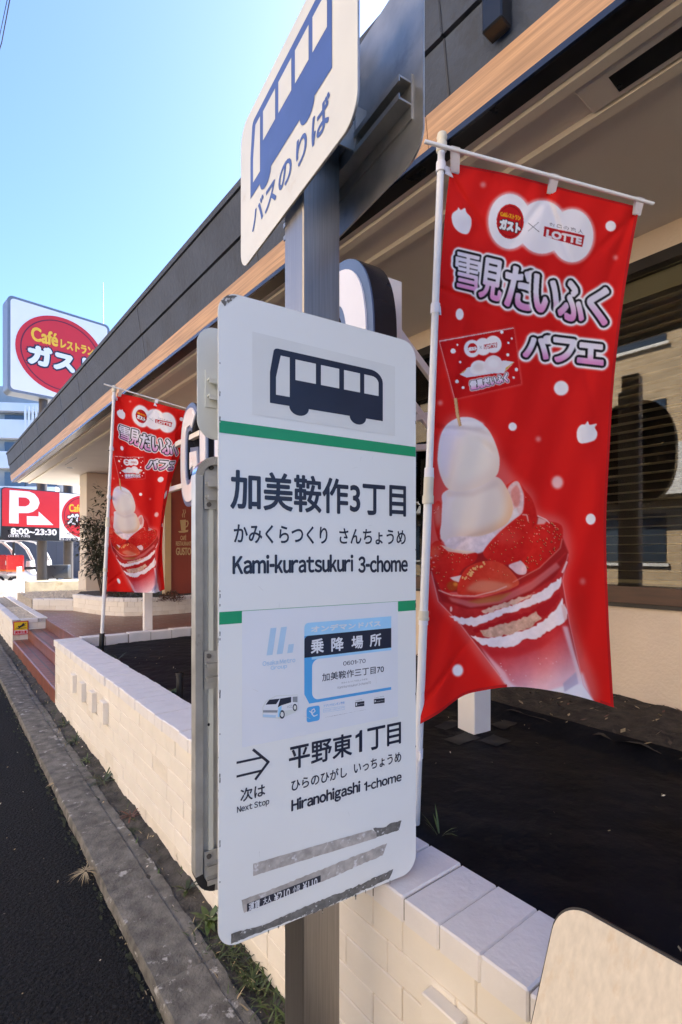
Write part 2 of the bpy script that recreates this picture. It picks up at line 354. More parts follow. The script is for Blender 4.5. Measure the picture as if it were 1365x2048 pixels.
# window glass: clear, mirrors the street by Fresnel
g = bpy.data.materials.new('window_glass'); g.use_nodes = True; nt = g.node_tree; nt.nodes.remove(nt.nodes['Principled BSDF'])
tr = nt.nodes.new('ShaderNodeBsdfTransparent'); tr.inputs[0].default_value = (0.8, 0.79, 0.74, 1); gl = nt.nodes.new('ShaderNodeBsdfGlossy'); gl.inputs['Roughness'].default_value = 0.01
fr = nt.nodes.new('ShaderNodeFresnel'); fr.inputs[0].default_value = 1.65; ms = nt.nodes.new('ShaderNodeMixShader')
nt.links.new(fr.outputs[0], ms.inputs[0]); nt.links.new(tr.outputs[0], ms.inputs[1]); nt.links.new(gl.outputs[0], ms.inputs[2])
nt.links.new(ms.outputs[0], nt.nodes['Material Output'].inputs[0]); MATS['window_glass'] = g
# printed cloth: printed colours live on the vertices
pc = bpy.data.materials.new('printed_cloth'); pc.use_nodes = True; nt = pc.node_tree; b = nt.nodes['Principled BSDF']
at = nt.nodes.new('ShaderNodeVertexColor'); at.layer_name = 'Print'; nt.links.new(at.outputs[0], b.inputs['Base Color'])
b.inputs['Roughness'].default_value = 0.75; b.inputs['Specular IOR Level'].default_value = 0.25; b.inputs['Sheen Weight'].default_value = 0.05
wv = nt.nodes.new('ShaderNodeTexNoise'); wv.inputs['Scale'].default_value = 500; tcc = nt.nodes.new('ShaderNodeTexCoord'); nt.links.new(tcc.outputs['Object'], wv.inputs['Vector'])
bp = nt.nodes.new('ShaderNodeBump'); bp.inputs['Strength'].default_value = 0.12; bp.inputs['Distance'].default_value = 0.002; nt.links.new(wv.outputs['Fac'], bp.inputs['Height']); nt.links.new(bp.outputs[0], b.inputs['Normal'])
tl = nt.nodes.new('ShaderNodeBsdfTranslucent'); nt.links.new(at.outputs[0], tl.inputs[0]); ms = nt.nodes.new('ShaderNodeMixShader'); ms.inputs[0].default_value = 0.28
nt.links.new(b.outputs[0], ms.inputs[1]); nt.links.new(tl.outputs[0], ms.inputs[2]); nt.links.new(ms.outputs[0], nt.nodes['Material Output'].inputs[0]); MATS['printed_cloth'] = pc
# the notice's card: a printed blue that runs from navy to sky blue down its height
cg = bpy.data.materials.new('card_gradient'); cg.use_nodes = True; nt = cg.node_tree; b = nt.nodes['Principled BSDF']; b.inputs['Roughness'].default_value = 0.4
at = nt.nodes.new('ShaderNodeVertexColor'); at.layer_name = 'Print'; nt.links.new(at.outputs[0], b.inputs['Base Color']); MATS['card_gradient'] = cg

# ------------------------------------------------------------------ ground
ROAD, SOIL, CAP, MEM, TILE = -1.45, -1.41, -0.80, -0.88, -0.99
def grid(mb, fn, nu, nv, mt):
    vs = [fn(i / nu, j / nv) for j in range(nv + 1) for i in range(nu + 1)]
    fs = [(j * (nu + 1) + i, j * (nu + 1) + i + 1, (j + 1) * (nu + 1) + i + 1, (j + 1) * (nu + 1) + i) for j in range(nv) for i in range(nu)]
    return mb.add(vs, fs, mt)
mb = MB(); mb.poly([A(-400, -400, ROAD), A(400, -400, ROAD), A(400, 400, ROAD), A(-400, 400, ROAD)], 'asphalt')
mb.build('road', kind='structure', smooth=False)
def nz1(x, k): return math.sin(x * 3.1 + k) * .5 + math.sin(x * 7.7 + 2 * k) * .3 + math.sin(x * 17.3 + 3 * k) * .25 + math.sin(x * 41.0 + k) * .2
mb = MB()
def kerb(u, v):
    r = -2.5 + 24 * v; prof = [(0.552, -1.455), (0.5535, -1.416), (0.560, -1.4055), (0.60, -1.404), (0.64, -1.4035), (0.69, -1.4045), (0.717, -1.407), (0.722, -1.414), (0.745, -1.409), (0.768, -1.412), (0.775, -1.44)]
    n, h = prof[round(u * 10)]
    if u < .21: n += 0.0035 * nz1(r * 2.3, 1.0); h += 0.0015 * nz1(r * 4, 2)
    if u > .72: n += 0.012 * nz1(r * 1.4, 4) * (u - .65) / .35
    return P(n, r, h + 0.0012 * nz1(r * 3 + u * 9, 5) - (.007 if abs((r + .13) % .6) < .0155 else 0))
grid(mb, kerb, 10, 1600, 'concrete_kerb'); mb.build('kerb', kind='structure')
mb = MB()
def soil(u, v):
    r = -2.5 + 24 * v; n = 0.70 + 0.18 * u
    return P(n, r, SOIL - .012 + 0.012 * nz1(r * 5 + u * 11, 3) + (0.012 if u > .8 else 0))
grid(mb, soil, 6, 600, 'soil'); mb.build('soil_strip', kind='structure')
mb = MB()
def memb(u, v):
    r = -4 + 9.25 * v; n = 1.03 + 1.42 * u
    return P(n, r, MEM + 0.008 * nz1(r * 1.7 + u * 3, 1) * math.sin(u * 6) + (0.05 * max(0, (u - .9) / .1) ** 1.0 if u > .9 else 0))
grid(mb, memb, 40, 160, 'membrane')
for (x, y, sx, sy) in ((925, 1478, .16, .09), (990, 1482, .12, .1), (1008, 1452, .12, .08), (898, 1452, .14, .07)):
    p = lvl(x, y, MEM); n_, r_ = p @ N, p @ R
    grid(mb, lambda u, v: memb((n_ + (u - .5) * sx - 1.03) / 1.42, (r_ + (v - .5) * sy + 4) / 9.25) + UP * .004, 5, 5, 'membrane_tape')
mb.build('planter_bed', kind='structure')
mb = MB(); mb.keep = False
def soil2(u, v):
    r = -4 + 9.3 * v; n = 2.40 + .85 * u
    return P(n, r, MEM + 0.035 + 0.05 * u + 0.018 * nz1(r * 4 + u * 9, 2))
grid(mb, soil2, 12, 160, 'dark_soil'); mb.build('soil_bed', kind='structure')
# tiled entrance floor and the two steps
mb = MB(); mb.box(P(1.28, 5.40, -1.46), N * 6, R * 5.0, UP * (TILE + 1.46), 'red_tile', 0.006)
mb.build('tile_floor', kind='structure')
for k, (n0, n1, h) in enumerate(((0.862, 1.05, -1.27), (1.05, 1.285, -1.13))):
    mb = MB(); mb.box(P(n0, 5.40, -1.46), N * (n1 - n0 + .0), R * 3.40, UP * (h + 1.46), 'step_tile', 0.008); mb.build('step', kind='structure')
mb = MB(); mb.box(P(0.85, 13.4, -1.46), N * 60, R * 60, UP * .16, 'lot_concrete'); mb.build('parking_lot', kind='structure', smooth=False)
mb = MB(); mb.box(P(1.30, 10.45, -1.46), N * 3, R * 2.0, UP * .64, 'gravel_bed'); mb.build('gravel_ground', kind='structure')

# ------------------------------------------------------------------ white brick planter walls
def brickwork(mb, O, U, n, L, h0, h1, course, bl, mt, rg, depth=.09, gap=.006):
    """running-bond bricks on a face; U along, n outwards"""
    nc = max(1, round((h1 - h0) / course)); ch = (h1 - h0) / nc
    mb.box(O + UP * h0 - n * depth, U * L, n * (depth - .004), UP * (h1 - h0), 'mortar_painted')
    for c in range(nc):
        x = -bl / 2 if c % 2 else 0.0
        if c % 3 == 2: x -= bl / 4
        while x < L:
            bl2 = bl if rg.random() > .25 else bl / 2
            a, b = max(x, 0), min(x + bl2, L); x += bl2
            if b - a < .02: continue
            mb.box(O + U * (a + gap / 2 * 0) + UP * (h0 + c * ch + gap / 2) - n * .02 + n * rg.uniform(-.0015, .0015), U * (b - a - gap * rg.uniform(.25, .9)), n * .02, UP * (ch - gap * rg.uniform(.4, .95)), mt + '_dirty' if rg.random() < (.55 if c == 0 else .03) else mt, .0022)
def caprow(mb, O, U, wv, L, h, th, pitch, mt, rg, gap=.008, jit=.004):
    """a row of bricks laid across the top; U along, wv = width vector"""
    mb.box(O + UP * (h - th + .006) + wv * .03, U * L, wv * .94, UP * (th - .014), 'dirt_joint')
    x = 0
    while x < L - .02:
        w = min(pitch, L - x); g = gap * rg.choice((.12, .3, .4, .7, 1.1))
        mb.box(O + U * (x) + UP * (h - th + rg.uniform(-.002, .001)) + wv * rg.uniform(-jit * 4, jit * 4), U * (w - g), wv, UP * (th + rg.uniform(-.003, .003)), mt, .004)
        x += pitch
brg = random.Random(3)
bw = thing('brick_wall', P(.95, 2.5, -1.45), 'long low white painted brick planter wall running beside the kerb behind the bus stop', 'wall')
mb = MB(); brickwork(mb, P(.86, -2.5, 0), R, -N, 7.885, -1.43, -.862, .0785, .21, 'white_brick', brg)
mb.box(P(.95, -2.5, -1.46), R * 7.885, N * .1, UP * .60, 'mortar_painted')
mb2 = MB(); brickwork(mb2, P(.86, 5.385, 0), N, R, .19, -1.43, -.862, .0785, .21, 'white_brick', brg)
mb.build('wall', bw); mb2.build('end_face', bw)
mb = MB(); caprow(mb, P(.848, -2.5, 0), R, N * .214, 7.9, CAP, .062, .108, 'white_cap', brg, jit=.004); mb.build('cap_row', bw)
for r in (4.44, 4.12, 3.80, 3.50, .67, -.2, -1.0):
    mb = MB(); mb.box(P(.862, r, -1.095), R * .10, -N * .034, UP * .138, 'white_brick', .003); mb.build('projecting_block', bw)
bb = thing('brick_kerb', P(1.7, 5.40, -.99), 'single row of white bricks closing the far end of the black planting bed', 'brick edging')
mb = MB(); caprow(mb, P(1.066, 5.30, 0), N, R * .11, 4.4, CAP, .19, .215, 'white_cap', brg); mb.build('cap_row', bb)

# ------------------------------------------------------------------ bus stop post
ZL = 1.015; K = ZL / 1.12        # K: size of the bus stop's parts
PL = ray(438, CY) * ZL
MAIN = Plane(PL + UP * 0.5752 * K, D1, -D2); WM, HM = 0.5517 * K, 1.4461 * K
mid = PL + D1 * WM / 2; a_, s_ = .033 * K, .107 * K
PC = mid + D2 * (a_ + s_ / 2); PC[2] = 0
bs = thing('bus_stop_sign', A(PC[0], PC[1], SOIL), 'bus stop post with a white Japanese name panel and blue bus signs above', 'bus stop')
mb = MB(); mb.box(PC - D1 * s_ / 2 - D2 * s_ / 2 + UP * (SOIL - .1), D1 * s_, D2 * s_, UP * (2.62 + .1), 'steel', .003); mb.build('post', bs)
rg = random.Random(11)
# name panel
mb = MB(); MAIN.slab(mb, rrect(0, WM, 0, HM, .045 * K, 10), -.003, 0, 'panel_white')
MAIN.slab(mb, rrect(-.001, WM + .001, -.001, HM + .001, .046 * K, 10), -.0035, -.0008, 'panel_edge')
for _ in range(34):
    e_ = rg.random(); ln = rg.uniform(.003, .014)
    q_ = (rg.choice((.0012, .0012, WM - .0018)), rg.uniform(.1, HM - .1)) if e_ < .8 else (rg.uniform(.08, WM - .08), HM - .003)
    MAIN.sheet(mb, rough_edge([(q_[0], q_[1]), (q_[0] + .0022, q_[1] + .001), (q_[0] + .0018, q_[1] + ln), (q_[0], q_[1] + ln)], .0005, .003, rg), .0007, 'residue_dark')
for _ in range(16):
    q_ = (rg.uniform(.05, WM - .05), rg.uniform(.1, HM - .1)); an_ = rg.gauss(1.6, .8); ln = rg.uniform(.006, .02)
    stroke(mb, MAIN, [q_, (q_[0] + ln * math.cos(an_), q_[1] + ln * math.sin(an_))], .0006, .0024, 'panel_edge')
pan = mb.build('name_panel', bs, label='large white name panel facing the camera')
def c1(*L): return [(400 + x / 2.844, 560 + y / 2.844) for x, y in L]
def c2(*L): return [(380 + x / 2.73, 1180 + y / 2.73) for x, y in L]
def c7(*L): return [(460 + x / 3.102, y / 3.102) for x, y in L]
def c1p(x, y): return c1((x, y))[0]
def c2p(x, y): return c2((x, y))[0]
def c7p(x, y): return c7((x, y))[0]
def arc(cx, cy, r, a0, a1, n=14): return [(cx + r * math.cos(math.radians(a0 + (a1 - a0) * i / n)), cy + r * math.sin(math.radians(a0 + (a1 - a0) * i / n))) for i in range(n + 1)]
# bus pictogram in its own box 0..1.6 x 0..1 (front on the left)
def bus_shape():
    body = [(0, .385)] + arc(.105, .06, .06, 195, 270, 6) + arc(1.40, .20, .20, 270, 360, 10) + [(1.60, .86)]
    body += [(1.33, .86)] + arc(1.21, .86, .125, 0, 180, 14) + [(1.08, .86), (.50, .86)] + arc(.375, .86, .13, 0, 180, 14) + [(.24, .86), (0, .86)]
    wins = [[(.135, .10), (.25, .10), (.25, .72), (.075, .72), (.075, .45)],
            [(.325, .11), (.60, .11), (.60, .435), (.325, .435)], [(.67, .11), (.93, .11), (.93, .435), (.67, .435)],
            [(1.0, .11), (1.24, .11), (1.24, .435), (1.0, .435)], [(1.305, .11)] + arc(1.42, .22, .11, 270, 360, 6) + [(1.53, .435), (1.305, .435)]]
    return body, wins
def bus(mb, pl, a0, a1, b0, b1, d, mt, mw):
    body, wins = bus_shape(); sx = (a1 - a0) / 1.6; sy = (b1 - b0) / 0.985
    f = lambda L: [(a0 + x * sx, b0 + y * sy) for x, y in L]
    pl.sheet(mb, f(body), d, mt)
    for w in wins: pl.sheet(mb, f(w), d + .0004, mw)
mb = MB(); b0 = MAIN.px(*c1p(425, 387)); b1 = MAIN.px(*c1p(1040, 785)); bl = MAIN.px(*c1p(398, 600)); bb_ = MAIN.px(*c1p(882, 820))
q = [MAIN.px(*p) for p in c1((298, 293), (1110, 493), (1110, 888), (298, 765))]
MAIN.sheet(mb, [(q[0][0], q[0][1]), (q[1][0], q[1][1]), (q[2][0], q[2][1]), (q[3][0], q[3][1])], .0006, 'sticker_grey'); mb.build('pictogram_sticker', pan)
mb = MB(); bus(mb, MAIN, bl[0], b1[0], b0[1], bb_[1], .0011, 'print_navy', 'sticker_grey'); mb.build('bus_pictogram', pan)
mb = MB(); q0 = MAIN.px(*c1p(107, 797))[1]; q1 = MAIN.px(*c1p(107, 867))[1]
MAIN.sheet(mb, [(0.0008, q0), (WM - .0008, q0), (WM - .0008, q1), (0.0008, q1)], .0006, 'stripe_green')
mb.build('green_stripe', pan); mb = MB(); q0 = MAIN.px(*c2p(155, 121))[1]; q1 = MAIN.px(*c2p(155, 190))[1]; qx = MAIN.px(*c2p(284, 115))[0]; qy = MAIN.px(*c2p(1136, 60))[0]
MAIN.sheet(mb, [(0.0008, q0), (qx, q0), (qx, q1), (0.0008, q1)], .0006, 'stripe_green')
MAIN.sheet(mb, [(qx, q0), (qy, q0), (qy, q0 + .0006), (qx, q0 + .0025)], .0006, 'stripe_green')
MAIN.sheet(mb, [(qy, q0), (WM - .0008, q0), (WM - .0008, q1), (qy, q1)], .0006, 'stripe_green'); mb.build('green_stripe', pan)
mb = MB()
MAIN.tpx(mb, '加美鞍作3丁目', c1p(172, 0), c1p(1172, 0), c1p(205, 1075), c1p(1130, 1347), .0011, 'print_navy', weight=.021, latin=False)
MAIN.tpx(mb, 'かみくらつくり', c1p(192, 0), c1p(725, 0), c1p(225, 1388), c1p(690, 1502), .0011, 'print_navy', weight=.017)
MAIN.tpx(mb, 'さんちょうめ', c1p(792, 0), c1p(1170, 0), c1p(820, 1412), c1p(1150, 1506), .0011, 'print_navy', weight=.017)
MAIN.tpx(mb, 'Kami-kuratsukuri', c1p(185, 0), c1p(872, 0), c1p(185, 1562), c1p(185, 1675), .0011, 'print_navy', weight=.034, latin=True)
MAIN.tpx(mb, '3-chome', c1p(900, 0), c1p(1182, 0), c1p(1010, 1566), c1p(1010, 1664), .0011, 'print_navy', weight=.034, latin=True)
stk = lambda L, w: stroke(mb, MAIN, [MAIN.px(*p) for p in c2(*L)], w, .0011, 'print_navy')
stk([(258, 942), (398, 912)], .0052 * K); stk([(258, 1017), (392, 985)], .0052 * K); stk([(347, 872), (428, 938)], .0056); stk([(428, 938), (359, 1031)], .0056)
MAIN.tpx(mb, '平野東', c2p(540, 0), c2p(885, 0), c2p(885, 776), c2p(600, 970), .0011, 'print_navy', weight=.02)
MAIN.tpx(mb, '1', c2p(903, 0), c2p(940, 0), c2p(940, 763), c2p(940, 882), .0011, 'print_navy', weight=.02, latin=True)
MAIN.tpx(mb, '丁', c2p(968, 0), c2p(1066, 0), c2p(1066, 735), c2p(1020, 868), .0011, 'print_navy', weight=.02)
MAIN.tpx(mb, '目', c2p(1076, 0), c2p(1152, 0), c2p(1152, 718), c2p(1152, 836), .0011, 'print_navy', weight=.02)
MAIN.tpx(mb, 'ひらのひがし', c2p(553, 0), c2p(857, 0), c2p(845, 962), c2p(575, 1093), .0011, 'print_navy', weight=.017)
MAIN.tpx(mb, 'いっちょうめ', c2p(895, 0), c2p(1153, 0), c2p(1140, 884), c2p(920, 998), .0011, 'print_navy', weight=.017)
MAIN.tpx(mb, 'Hiranohigashi', c2p(553, 0), c2p(930, 0), c2p(553, 1142), c2p(553, 1228), .0011, 'print_navy', weight=.032, latin=True)
MAIN.tpx(mb, '1-chome', c2p(950, 0), c2p(1155, 0), c2p(1010, 1028), c2p(1010, 1083), .0011, 'print_navy', weight=.032, latin=True)
MAIN.tpx(mb, '次は', c2p(275, 0), c2p(411, 0), c2p(380, 1060), c2p(300, 1153), .0011, 'print_navy', weight=.02)
MAIN.tpx(mb, 'Next Stop', c2p(257, 0), c2p(433, 0), c2p(257, 1182), c2p(257, 1225), .0011, 'print_navy', weight=.018, latin=True)
mb.build('lettering', pan, label='black stop names in kanji, kana and Latin letters')
# on demand bus notice
q = MAIN.px(*c2p(285, 118)); q2 = MAIN.px(*c2p(1135, 640))
mb = MB(); MAIN.sheet(mb, [(q[0], q0 + .001), (q2[0], q0 + .001), (q2[0], MAIN.px(*c2p(1135, 690))[1]), (q[0], MAIN.px(*c2p(285, 860))[1])], .0008, 'sticker_white')
pm = lambda L, d, mt: MAIN.sheet(mb, MAIN.pxs(c2(*L)), d, mt)
bar = lambda x0, x1, y0, y1, sk: pm([(x0 + sk, y0), (x1 + sk, y0 - 3), (x1, y1 - 4), (x0, y1)], .0013, 'pale_blue')
bar(418, 450, 208, 357, 22); bar(473, 505, 203, 351, 24); pm([(538, 297), (567, 294), (560, 341), (531, 345)], .0013, 'pale_blue')
T = lambda st, x0, x1, yt, yb, mt='print_navy', d=.0022, **k: MAIN.tpx(mb, st, c2p(x0, 0), c2p(x1, 0), c2p(*yt), c2p(*yb), d, mt, **k)
T('Osaka Metro', 396, 575, (420, 385), (420, 412), 'pale_blue', .0013, latin=True, weight=.03)
T('Group', 440, 530, (470, 411), (470, 438), 'pale_blue', .0013, latin=True, weight=.03)
ca0 = MAIN.px(*c2p(624, 0)); ca1 = MAIN.px(*c2p(1098, 0)); bt = MAIN.px(*c2p(1097, 143))[1]; bk0 = MAIN.px(*c2p(1097, 207))[1]; bk1 = MAIN.px(*c2p(1097, 314))[1]; bbm = MAIN.px(*c2p(1100, 543))[1]
w0 = MAIN.px(*c2p(666, 0))[0]; wt = MAIN.px(*c2p(1097, 327))[1]; wb = MAIN.px(*c2p(1100, 528))[1]
MAIN.sheet(mb, rrect(ca0[0], ca1[0], bt, bbm - .0, .012, 6, (1, 0, 0, 1)), .0013, 'card_blue')
MAIN.sheet(mb, rrect(ca0[0], ca1[0], bt, bk0 - .0, .010, 6, (1, 0, 0, 0)), .0015, 'sky_print')
MAIN.sheet(mb, rrect(ca0[0], ca1[0], bk0, bk1, .010, 6, (1, 0, 0, 0)), .0017, 'print_navy')
MAIN.sheet(mb, [(w0 - .001, bk1), (ca1[0], bk1), (ca1[0], wt), (w0 - .001, wt)], .0017, 'sky_print')
MAIN.sheet(mb, [(ca0[0], bbm - .022), (ca0[0] + .012, bbm), (ca0[0], bbm - .0)], .0017, 'sticker_white')
MAIN.sheet(mb, rrect(w0, ca1[0] + .0005, wt, wb, .016, 6, (1, 0, 0, 1)), .0019, 'sticker_white')
T('オンデマンドバス', 660, 1040, (1040, 165), (680, 230), 'sticker_white', weight=.05)
for ch, x0, x1, yt, yb in (('乗', 658, 730, 265, 345), ('降', 770, 838, 257, 333), ('場', 880, 944, 248, 320), ('所', 980, 1043, 238, 307)):
    T(ch, x0, x1, ((x0 + x1) / 2, yt), ((x0 + x1) / 2, yb), 'sticker_white', weight=.028)
T('0601-70', 835, 957, (957, 374), (840, 412), latin=True, weight=.012)
T('加美鞍作三丁目70', 720, 1057, (1057, 408), (740, 496), weight=.012)
T('かみくらつくり3ちょうめ70', 825, 967, (967, 480), (830, 511), 'print_grey', weight=.008)
T('Kami-kuratsukuri 3-chome70', 805, 986, (986, 496), (810, 538), 'print_grey', latin=True)
pm([(577, 640), (1098, 556), (1098, 660), (577, 750)], .0013, 'sticker_white')
k0 = MAIN.px(*c2p(636, 640)); k1 = MAIN.px(*c2p(708, 704)); MAIN.sheet(mb, rrect(k0[0], k1[0], k0[1], k0[1] + (k1[0] - k0[0]) * 1.02, .006), .0017, 'card_blue')
stroke(mb, MAIN, [MAIN.px(*p) for p in c2((652, 660), (668, 672), (682, 660), (676, 647), (664, 655), (664, 675), (676, 688), (694, 680))], .0022, .0021, 'sticker_white')
T('アプリでカンタン予約', 728, 842, (842, 606), (730, 640), 'card_blue', weight=.01)
pm([(727, 648), (843, 632), (843, 652), (727, 668)], .0017, 'pale_blue'); pm([(729, 650), (841, 634), (841, 650), (729, 666)], .0019, 'sticker_white')
T('ダウンロードはこちらから', 732, 838, (838, 636), (736, 662), 'card_blue')
pm([(901, 612), (951, 605), (951, 632), (901, 638)], .0017, 'print_navy'); pm([(1003, 595), (1062, 589), (1062, 614), (1003, 621)], .0017, 'print_navy')
T('App Store', 914, 948, (948, 615), (916, 628), 'sticker_white', latin=True); T('Google Play', 1017, 1058, (1058, 598), (1020, 612), 'sticker_white', latin=True)
pm([(904, 616), (911, 615), (911, 630), (904, 631)], .0021, 'sticker_white'); pm([(1007, 600), (1015, 605), (1007, 613)], .0021, 'sticker_white')
T('iOSの方', 902, 938, (938, 595), (904, 606), weight=.01); T('Androidの方', 1004, 1057, (1057, 577), (1006, 590), weight=.01)
T('大阪市高速電気軌道株式会社／大阪シティバス株式会社', 737, 960, (960, 651), (740, 694), weight=.012)
# little van on the notice
pm([(396, 640), (412, 606), (470, 575), (590, 570), (592, 650), (575, 668), (520, 690), (500, 703), (470, 700), (396, 695)], .0013, 'panel_back')
pm([(400, 640), (416, 610), (470, 580), (588, 574), (588, 648), (500, 660), (480, 695), (400, 688)], .0016, 'sticker_white')
pm([(412, 625), (432, 598), (490, 592), (470, 622)], .0019, 'print_navy'); pm([(478, 640), (492, 592), (552, 582), (552, 612), (500, 628)], .0019, 'print_navy')
pm([(560, 582), (586, 580), (586, 612), (560, 610)], .0019, 'print_grey'); pm([(398, 655), (478, 655), (476, 668), (398, 668)], .0019, 'print_grey'); pm([(398, 678), (470, 682), (466, 696), (398, 692)], .0019, 'pale_blue')
pm([(482, 640), (500, 630), (496, 690), (478, 692)], .0019, 'sky_print'); T('+OZ', 528, 556, (556, 625), (530, 645), 'print_grey', .0021, latin=True)
for cx_, cy_, r_ in ((502, 678, 24), (572, 640, 20)):
    pm([(cx_ + .62 * r_ * math.cos(t * .5236), cy_ + r_ * math.sin(t * .5236)) for t in range(12)], .0019, 'print_navy'); pm([(cx_ + .36 * r_ * math.cos(t * .5236), cy_ + .6 * r_ * math.sin(t * .5236)) for t in range(12)], .0022, 'sticker_grey')
mb.build('notice', pan, label='white and blue on demand bus notice stuck on the panel')
# torn tape remnants
mb = MB()
def rem(L, mt, d=.0008, amp=.0012): MAIN.sheet(mb, rough_edge(MAIN.pxs(c2(*L)), amp, .006, rg), d, mt)
rem([(1000, 1300), (1070, 1292), (1090, 1275), (1155, 1257), (1140, 1310), (1020, 1348)], 'residue_dark')
mb.build('tape_remnant', pan); mb = MB()
rem([(345, 1493), (990, 1308), (1018, 1322), (1020, 1352), (345, 1560)], 'residue_light', .001, .0004)
mb.build('tape_remnant', pan); mb = MB()
rem([(282, 1692), (480, 1620), (1076, 1382), (1052, 1448), (860, 1530), (720, 1592), (296, 1762)], 'residue_light', .0008)
mb.build('tape_remnant', pan); mb = MB()
rem([(225, 1876), (420, 1820), (683, 1704), (683, 1756), (450, 1840), (225, 1930)], 'residue_dark', .0011)
mb.build('tape_remnant', pan); mb = MB()
rem([(670, 1712), (900, 1620), (1110, 1522), (1090, 1572), (880, 1672), (670, 1765)], 'residue_dark', .0008, .002)
mb.build('tape_remnant', pan); mb = MB()
MAIN.sheet(mb, rough_edge([(.004, .02), (.018, .006), (.038, .003), (.028, .012), (.012, .03)], .0015, .004, rg), .0006, 'residue_dark')
mb.build('scrape_mark', pan)
mb = MB(); q = MAIN.pxs(c2((311, 1711), (713, 1555), (713, 1591), (311, 1755)))
MAIN.sheet(mb, q, .0015, 'print_navy')
T('運賃', 320, 382, (350, 1696), (350, 1740), 'sticker_white', .002, weight=.02); T('大人', 398, 444, (420, 1672), (420, 1708), 'sticker_white', .002, weight=.02)
T('¥210', 458, 545, (500, 1640), (500, 1684), 'sticker_white', .002, weight=.02); T('小児', 560, 600, (580, 1612), (580, 1645), 'sticker_white', .002, weight=.02)
T('¥110', 615, 695, (655, 1582), (655, 1625), 'sticker_white', .002, weight=.02)
T('Fares', 326, 376, (350, 1742), (350, 1754), 'sticker_white', .002); T('Adults', 402, 440, (420, 1712), (420, 1722), 'sticker_white', .002); T('Child', 562, 598, (580, 1648), (580, 1657), 'sticker_white', .002)
mb.build('fare_label', pan, label='torn black strip printed with fares of 210 and 110 yen')
# clamp bars between panel and post
for bz in (.12, .65, 1.17):
    mb = MB(); mb.box(MAIN.at(.06, bz, -.0295), D1 * (WM - .12), A(0, 0, -.03), -D2 * -.026, 'dull_alu'); mb.build('clamp_bar', bs)
# upper boarding signs, square to the name panel
for e, flip in ((.073 * K, 0), (-.10 * K, 1)):
    O = PC - D1 * e; W2, H2 = .66 * K, .435 * K
    pl = Plane(O + D2 * W2 / 2 + UP * 1.302 * K, -D2, -D1) if not flip else Plane(O - D2 * W2 / 2 + UP * 1.302 * K, D2, D1)
    mb = MB(); pl.slab(mb, rrect(0, W2, 0, H2, .05, 10), -.003, 0, 'cream_white' if not flip else 'panel_white')
    pl.slab(mb, rrect(-.0008, W2 + .0008, -.0008, H2 + .0008, .0508, 10), -.0045, -.0012, 'galvanised')
    sg = mb.build('boarding_sign', bs, label='white sign with a blue bus above blue hiragana' if not flip else 'bare metal back of the second boarding sign')
    mb = MB()
    if not flip:
        f0 = pl.px(*c7p(130, 1215)); f1 = pl.px(*c7p(636, 345))
        bus(mb, pl, f0[0], f1[0], .045 * K, pl.px(*c7p(470, 770))[1], .0008, 'sign_blue', 'cream_white'); mb.build('bus_pictogram', sg)
        mb = MB(); pl.tpx(mb, 'バスのりば', c7p(140, 0), c7p(624, 0), c7p(620, 560), c7p(150, 1440), .0008, 'sign_blue', weight=.03); mb.build('lettering', sg)
        mb = MB()
        for b in (.18, .212): mb.box(pl.at(.10, b, -.020), pl.U * (W2 - .2), -UP * .004, pl.n * .015, 'galvanised')
        mb.box(pl.at(.10, .18, -.007), pl.U * (W2 - .2), -UP * .06, pl.n * .003, 'galvanised'); mb.build('mounting_rail', sg)
    else:
        mb = MB(); yy = .245 * K
        mb.box(pl.at(.03, yy, -.009), pl.U * (W2 - .06), -UP * .09, pl.n * .005, 'galvanised')
        for b in (yy + .016, yy + .06): mb.box(pl.at(.03, b, -.040), pl.U * (W2 - .06), -UP * .004, pl.n * .032, 'galvanised')
        mb.box(pl.at(.03, yy + .016, -.0405), pl.U * (W2 - .06), -UP * .013, pl.n * .003, 'galvanised'); mb.box(pl.at(.03, yy + .053, -.0405), pl.U * (W2 - .06), -UP * .012, pl.n * .003, 'galvanised')
        mb.build('mounting_rail', sg)
mb = MB()
mb.box(PC - D1 * (.069 * K) - D2 * (.115 * K) + UP * (.995 * K), D1 * (.163 * K), D2 * (.005 * K), UP * (.115 * K), 'galvanised'); mb.box(PC - D1 * (.069 * K) + D2 * (.06 * K) + UP * (.995 * K), D1 * (.163 * K), D2 * (.005 * K), UP * (.115 * K), 'galvanised')
mb.box(PC - D1 * (.067 * K) - D2 * (.12 * K) + UP * (1.0 * K), D1 * (.008 * K), D2 * (.24 * K), UP * (.10 * K), 'galvanised'); mb.box(PC + D1 * (.058 * K) - D2 * (.12 * K) + UP * (1.0 * K), D1 * (.008 * K), D2 * (.24 * K), UP * (.10 * K), 'galvanised'); mb.build('bracket', bs)
for dx in (-(.03 * K), (.035 * K)):
    mb = MB(); p = PC + D1 * dx - D2 * (.115 * K) + UP * (1.05 * K); mb.tube([p, p - D2 * (.012 * K)], (.013 * K), 'screw', 6); mb.tube([p - D2 * (.012 * K), p - D2 * (.03 * K)], (.008 * K), 'screw', 8); mb.build('bolt', bs)
